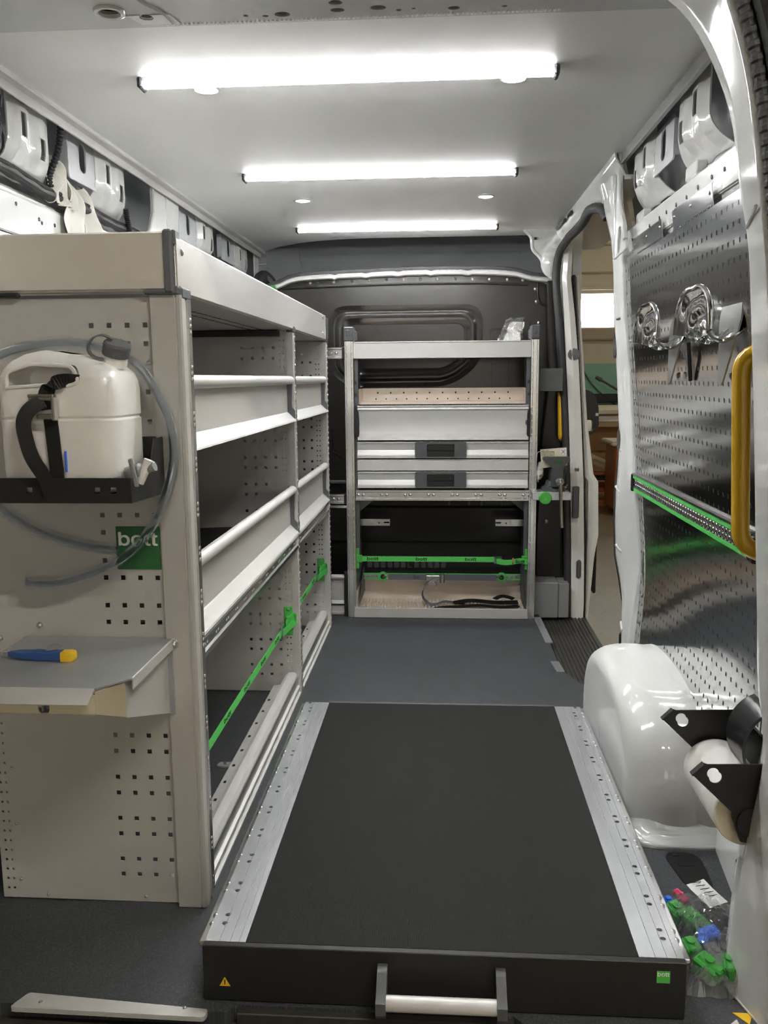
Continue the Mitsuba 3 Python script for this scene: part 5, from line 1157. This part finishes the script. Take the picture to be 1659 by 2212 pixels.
cgl = struct('workshop_ceiling', bx(-9, 12, -9, 18, 3.3, 3.4), 'm_worktile')
for i in range(10):
    obj('tile_joint', bx(-2 + i * 1.25, -1.985 + i * 1.25, 3, 18, 3.285, 3.301), 'm_cream', cgl)
    obj('tile_joint', bx(-2, 12, 4 + i * 1.25, 4.015 + i * 1.25, 3.285, 3.301), 'm_cream', cgl)
for (x, y) in ((.9, .05), (4.5, 2.0), (4.5, 9.0)):
    t = thing('tube_lamp', f'long fluorescent workshop ceiling lamp {"behind the van" if y < .1 else "beside the van" if y < 5 else "near the far wall"}', 'ceiling lamp')
    zt_ = 2.75 if y < .1 else 3.19
    obj('housing', bx(x - .75, x + .75, y - .08, y + .08, zt_ + .03, zt_ + .11, .01), 'm_print', t)
    if y < .1:
        for q in (-.6, .6): obj('hanger', tube([(x + q, y, zt_ + .1), (x + q, y, 3.3)], .006, 6), 'm_grey', t)
    k = obj('tube', tube([(x - .7, y, zt_), (x + .7, y, zt_)], .02, 10), 'm_pane', t)
    scene[k]['emitter'] = {'type': 'area', 'radiance': {'type': 'rgb', 'value': list(REARTUBE if y < .1 else TUBES)}}
# bench, cupboard and clutter seen through the side door
t = thing('work_bench', 'workbench piled with boards against the green workshop wall', 'workbench')
obj('top', bx(1.9, 6, 13.2, 14.4, .46, .54, .01), 'm_wood', t)
obj('board', bx(2.0, 5.8, 13.3, 13.9, .60, .66, .01), 'm_wood', t); obj('board', mv(bx(-1.2, 1.6, -.3, .3, -.03, .03, .01), basis((3.2, 13.5, .72), (1, .2, 0), (-.2, 1, .1))), 'm_cream', t)
obj('box', bx(2.2, 2.9, 13.25, 13.7, .54, .63, .01), 'm_print', t); obj('front_panel', bx(1.9, 6, 13.9, 14.0, GZ, .46), 'm_cardbox', t)
obj('back_board', bx(1.9, 6, 14.2, 14.3, .80, .94, .01), 'm_black', t)
obj('reading_lamp', cat(tube([(2.50, 13.9, 1.16), (3.05, 13.9, .84)], .018, 8), mv(lathe([(.035, 0), (.025, .10)], 14), along((2.50, 13.9, 1.16), (-1, 0, .6))), tube([(2.9, 13.9, .66), (2.93, 13.9, .91)], .016, 8), tube([(2.8, 13.9, .67), (2.9, 13.9, .80), (3.02, 13.9, .67)], .02, 8)), 'm_grey', None, 'dark angled lamp arm on the workbench against the green wall', 'lamp')
obj('wall_cable', tube(curve([(2.16, WY - .03, 1.95), (2.22, WY - .03, 1.55), (2.45, WY - .03, 1.1), (2.85, WY - .05, .75)], 30), .012, 6), 'm_grey', None, 'thin cable running down the green workshop wall below the window', 'cable')
t = thing('tool_cabinet', 'orange tool cabinet with green drawers standing in the workshop', 'tool cabinet')
obj('body', bx(2.30, 3.2, 11.6, 12.3, GZ + .08, .30, .02), 'm_orange', t)
obj('top', bx(2.24, 3.2, 11.55, 12.35, .30, .36, .02), 'm_cream', t)
for i in range(5):
    d = obj('drawer', bx(2.36, 3.15, 11.57, 11.60, .18 - i * .15, .29 - i * .15, .008), 'm_greendark', t)
    obj('drawer_edge', bx(2.36, 3.15, 11.555, 11.585, .27 - i * .15, .295 - i * .15, .006), 'm_print', d)
t = thing('low_trolley', 'low orange trolley with cardboard under the workbench', 'trolley')
obj('frame', cat(bx(1.75, 3.3, 12.4, 13.1, -.42, -.36, .01), bx(1.75, 1.81, 12.4, 12.46, GZ, .05, .005), bx(1.75, 3.3, 12.4, 12.44, -.18, -.13, .005), bx(1.75, 3.3, 12.42, 12.5, GZ + .02, GZ + .12, .01)), 'm_orange', t)
obj('shelf_board', bx(1.75, 3.3, 12.38, 13.1, -.25, -.20, .008), 'm_black', t)
obj('cardboard', mv(bx(-.4, .5, -.3, .3, -.01, .01), basis((2.25, 12.7, .0), (1, 0, -.45), (0, 1, .2))), 'm_card', t)
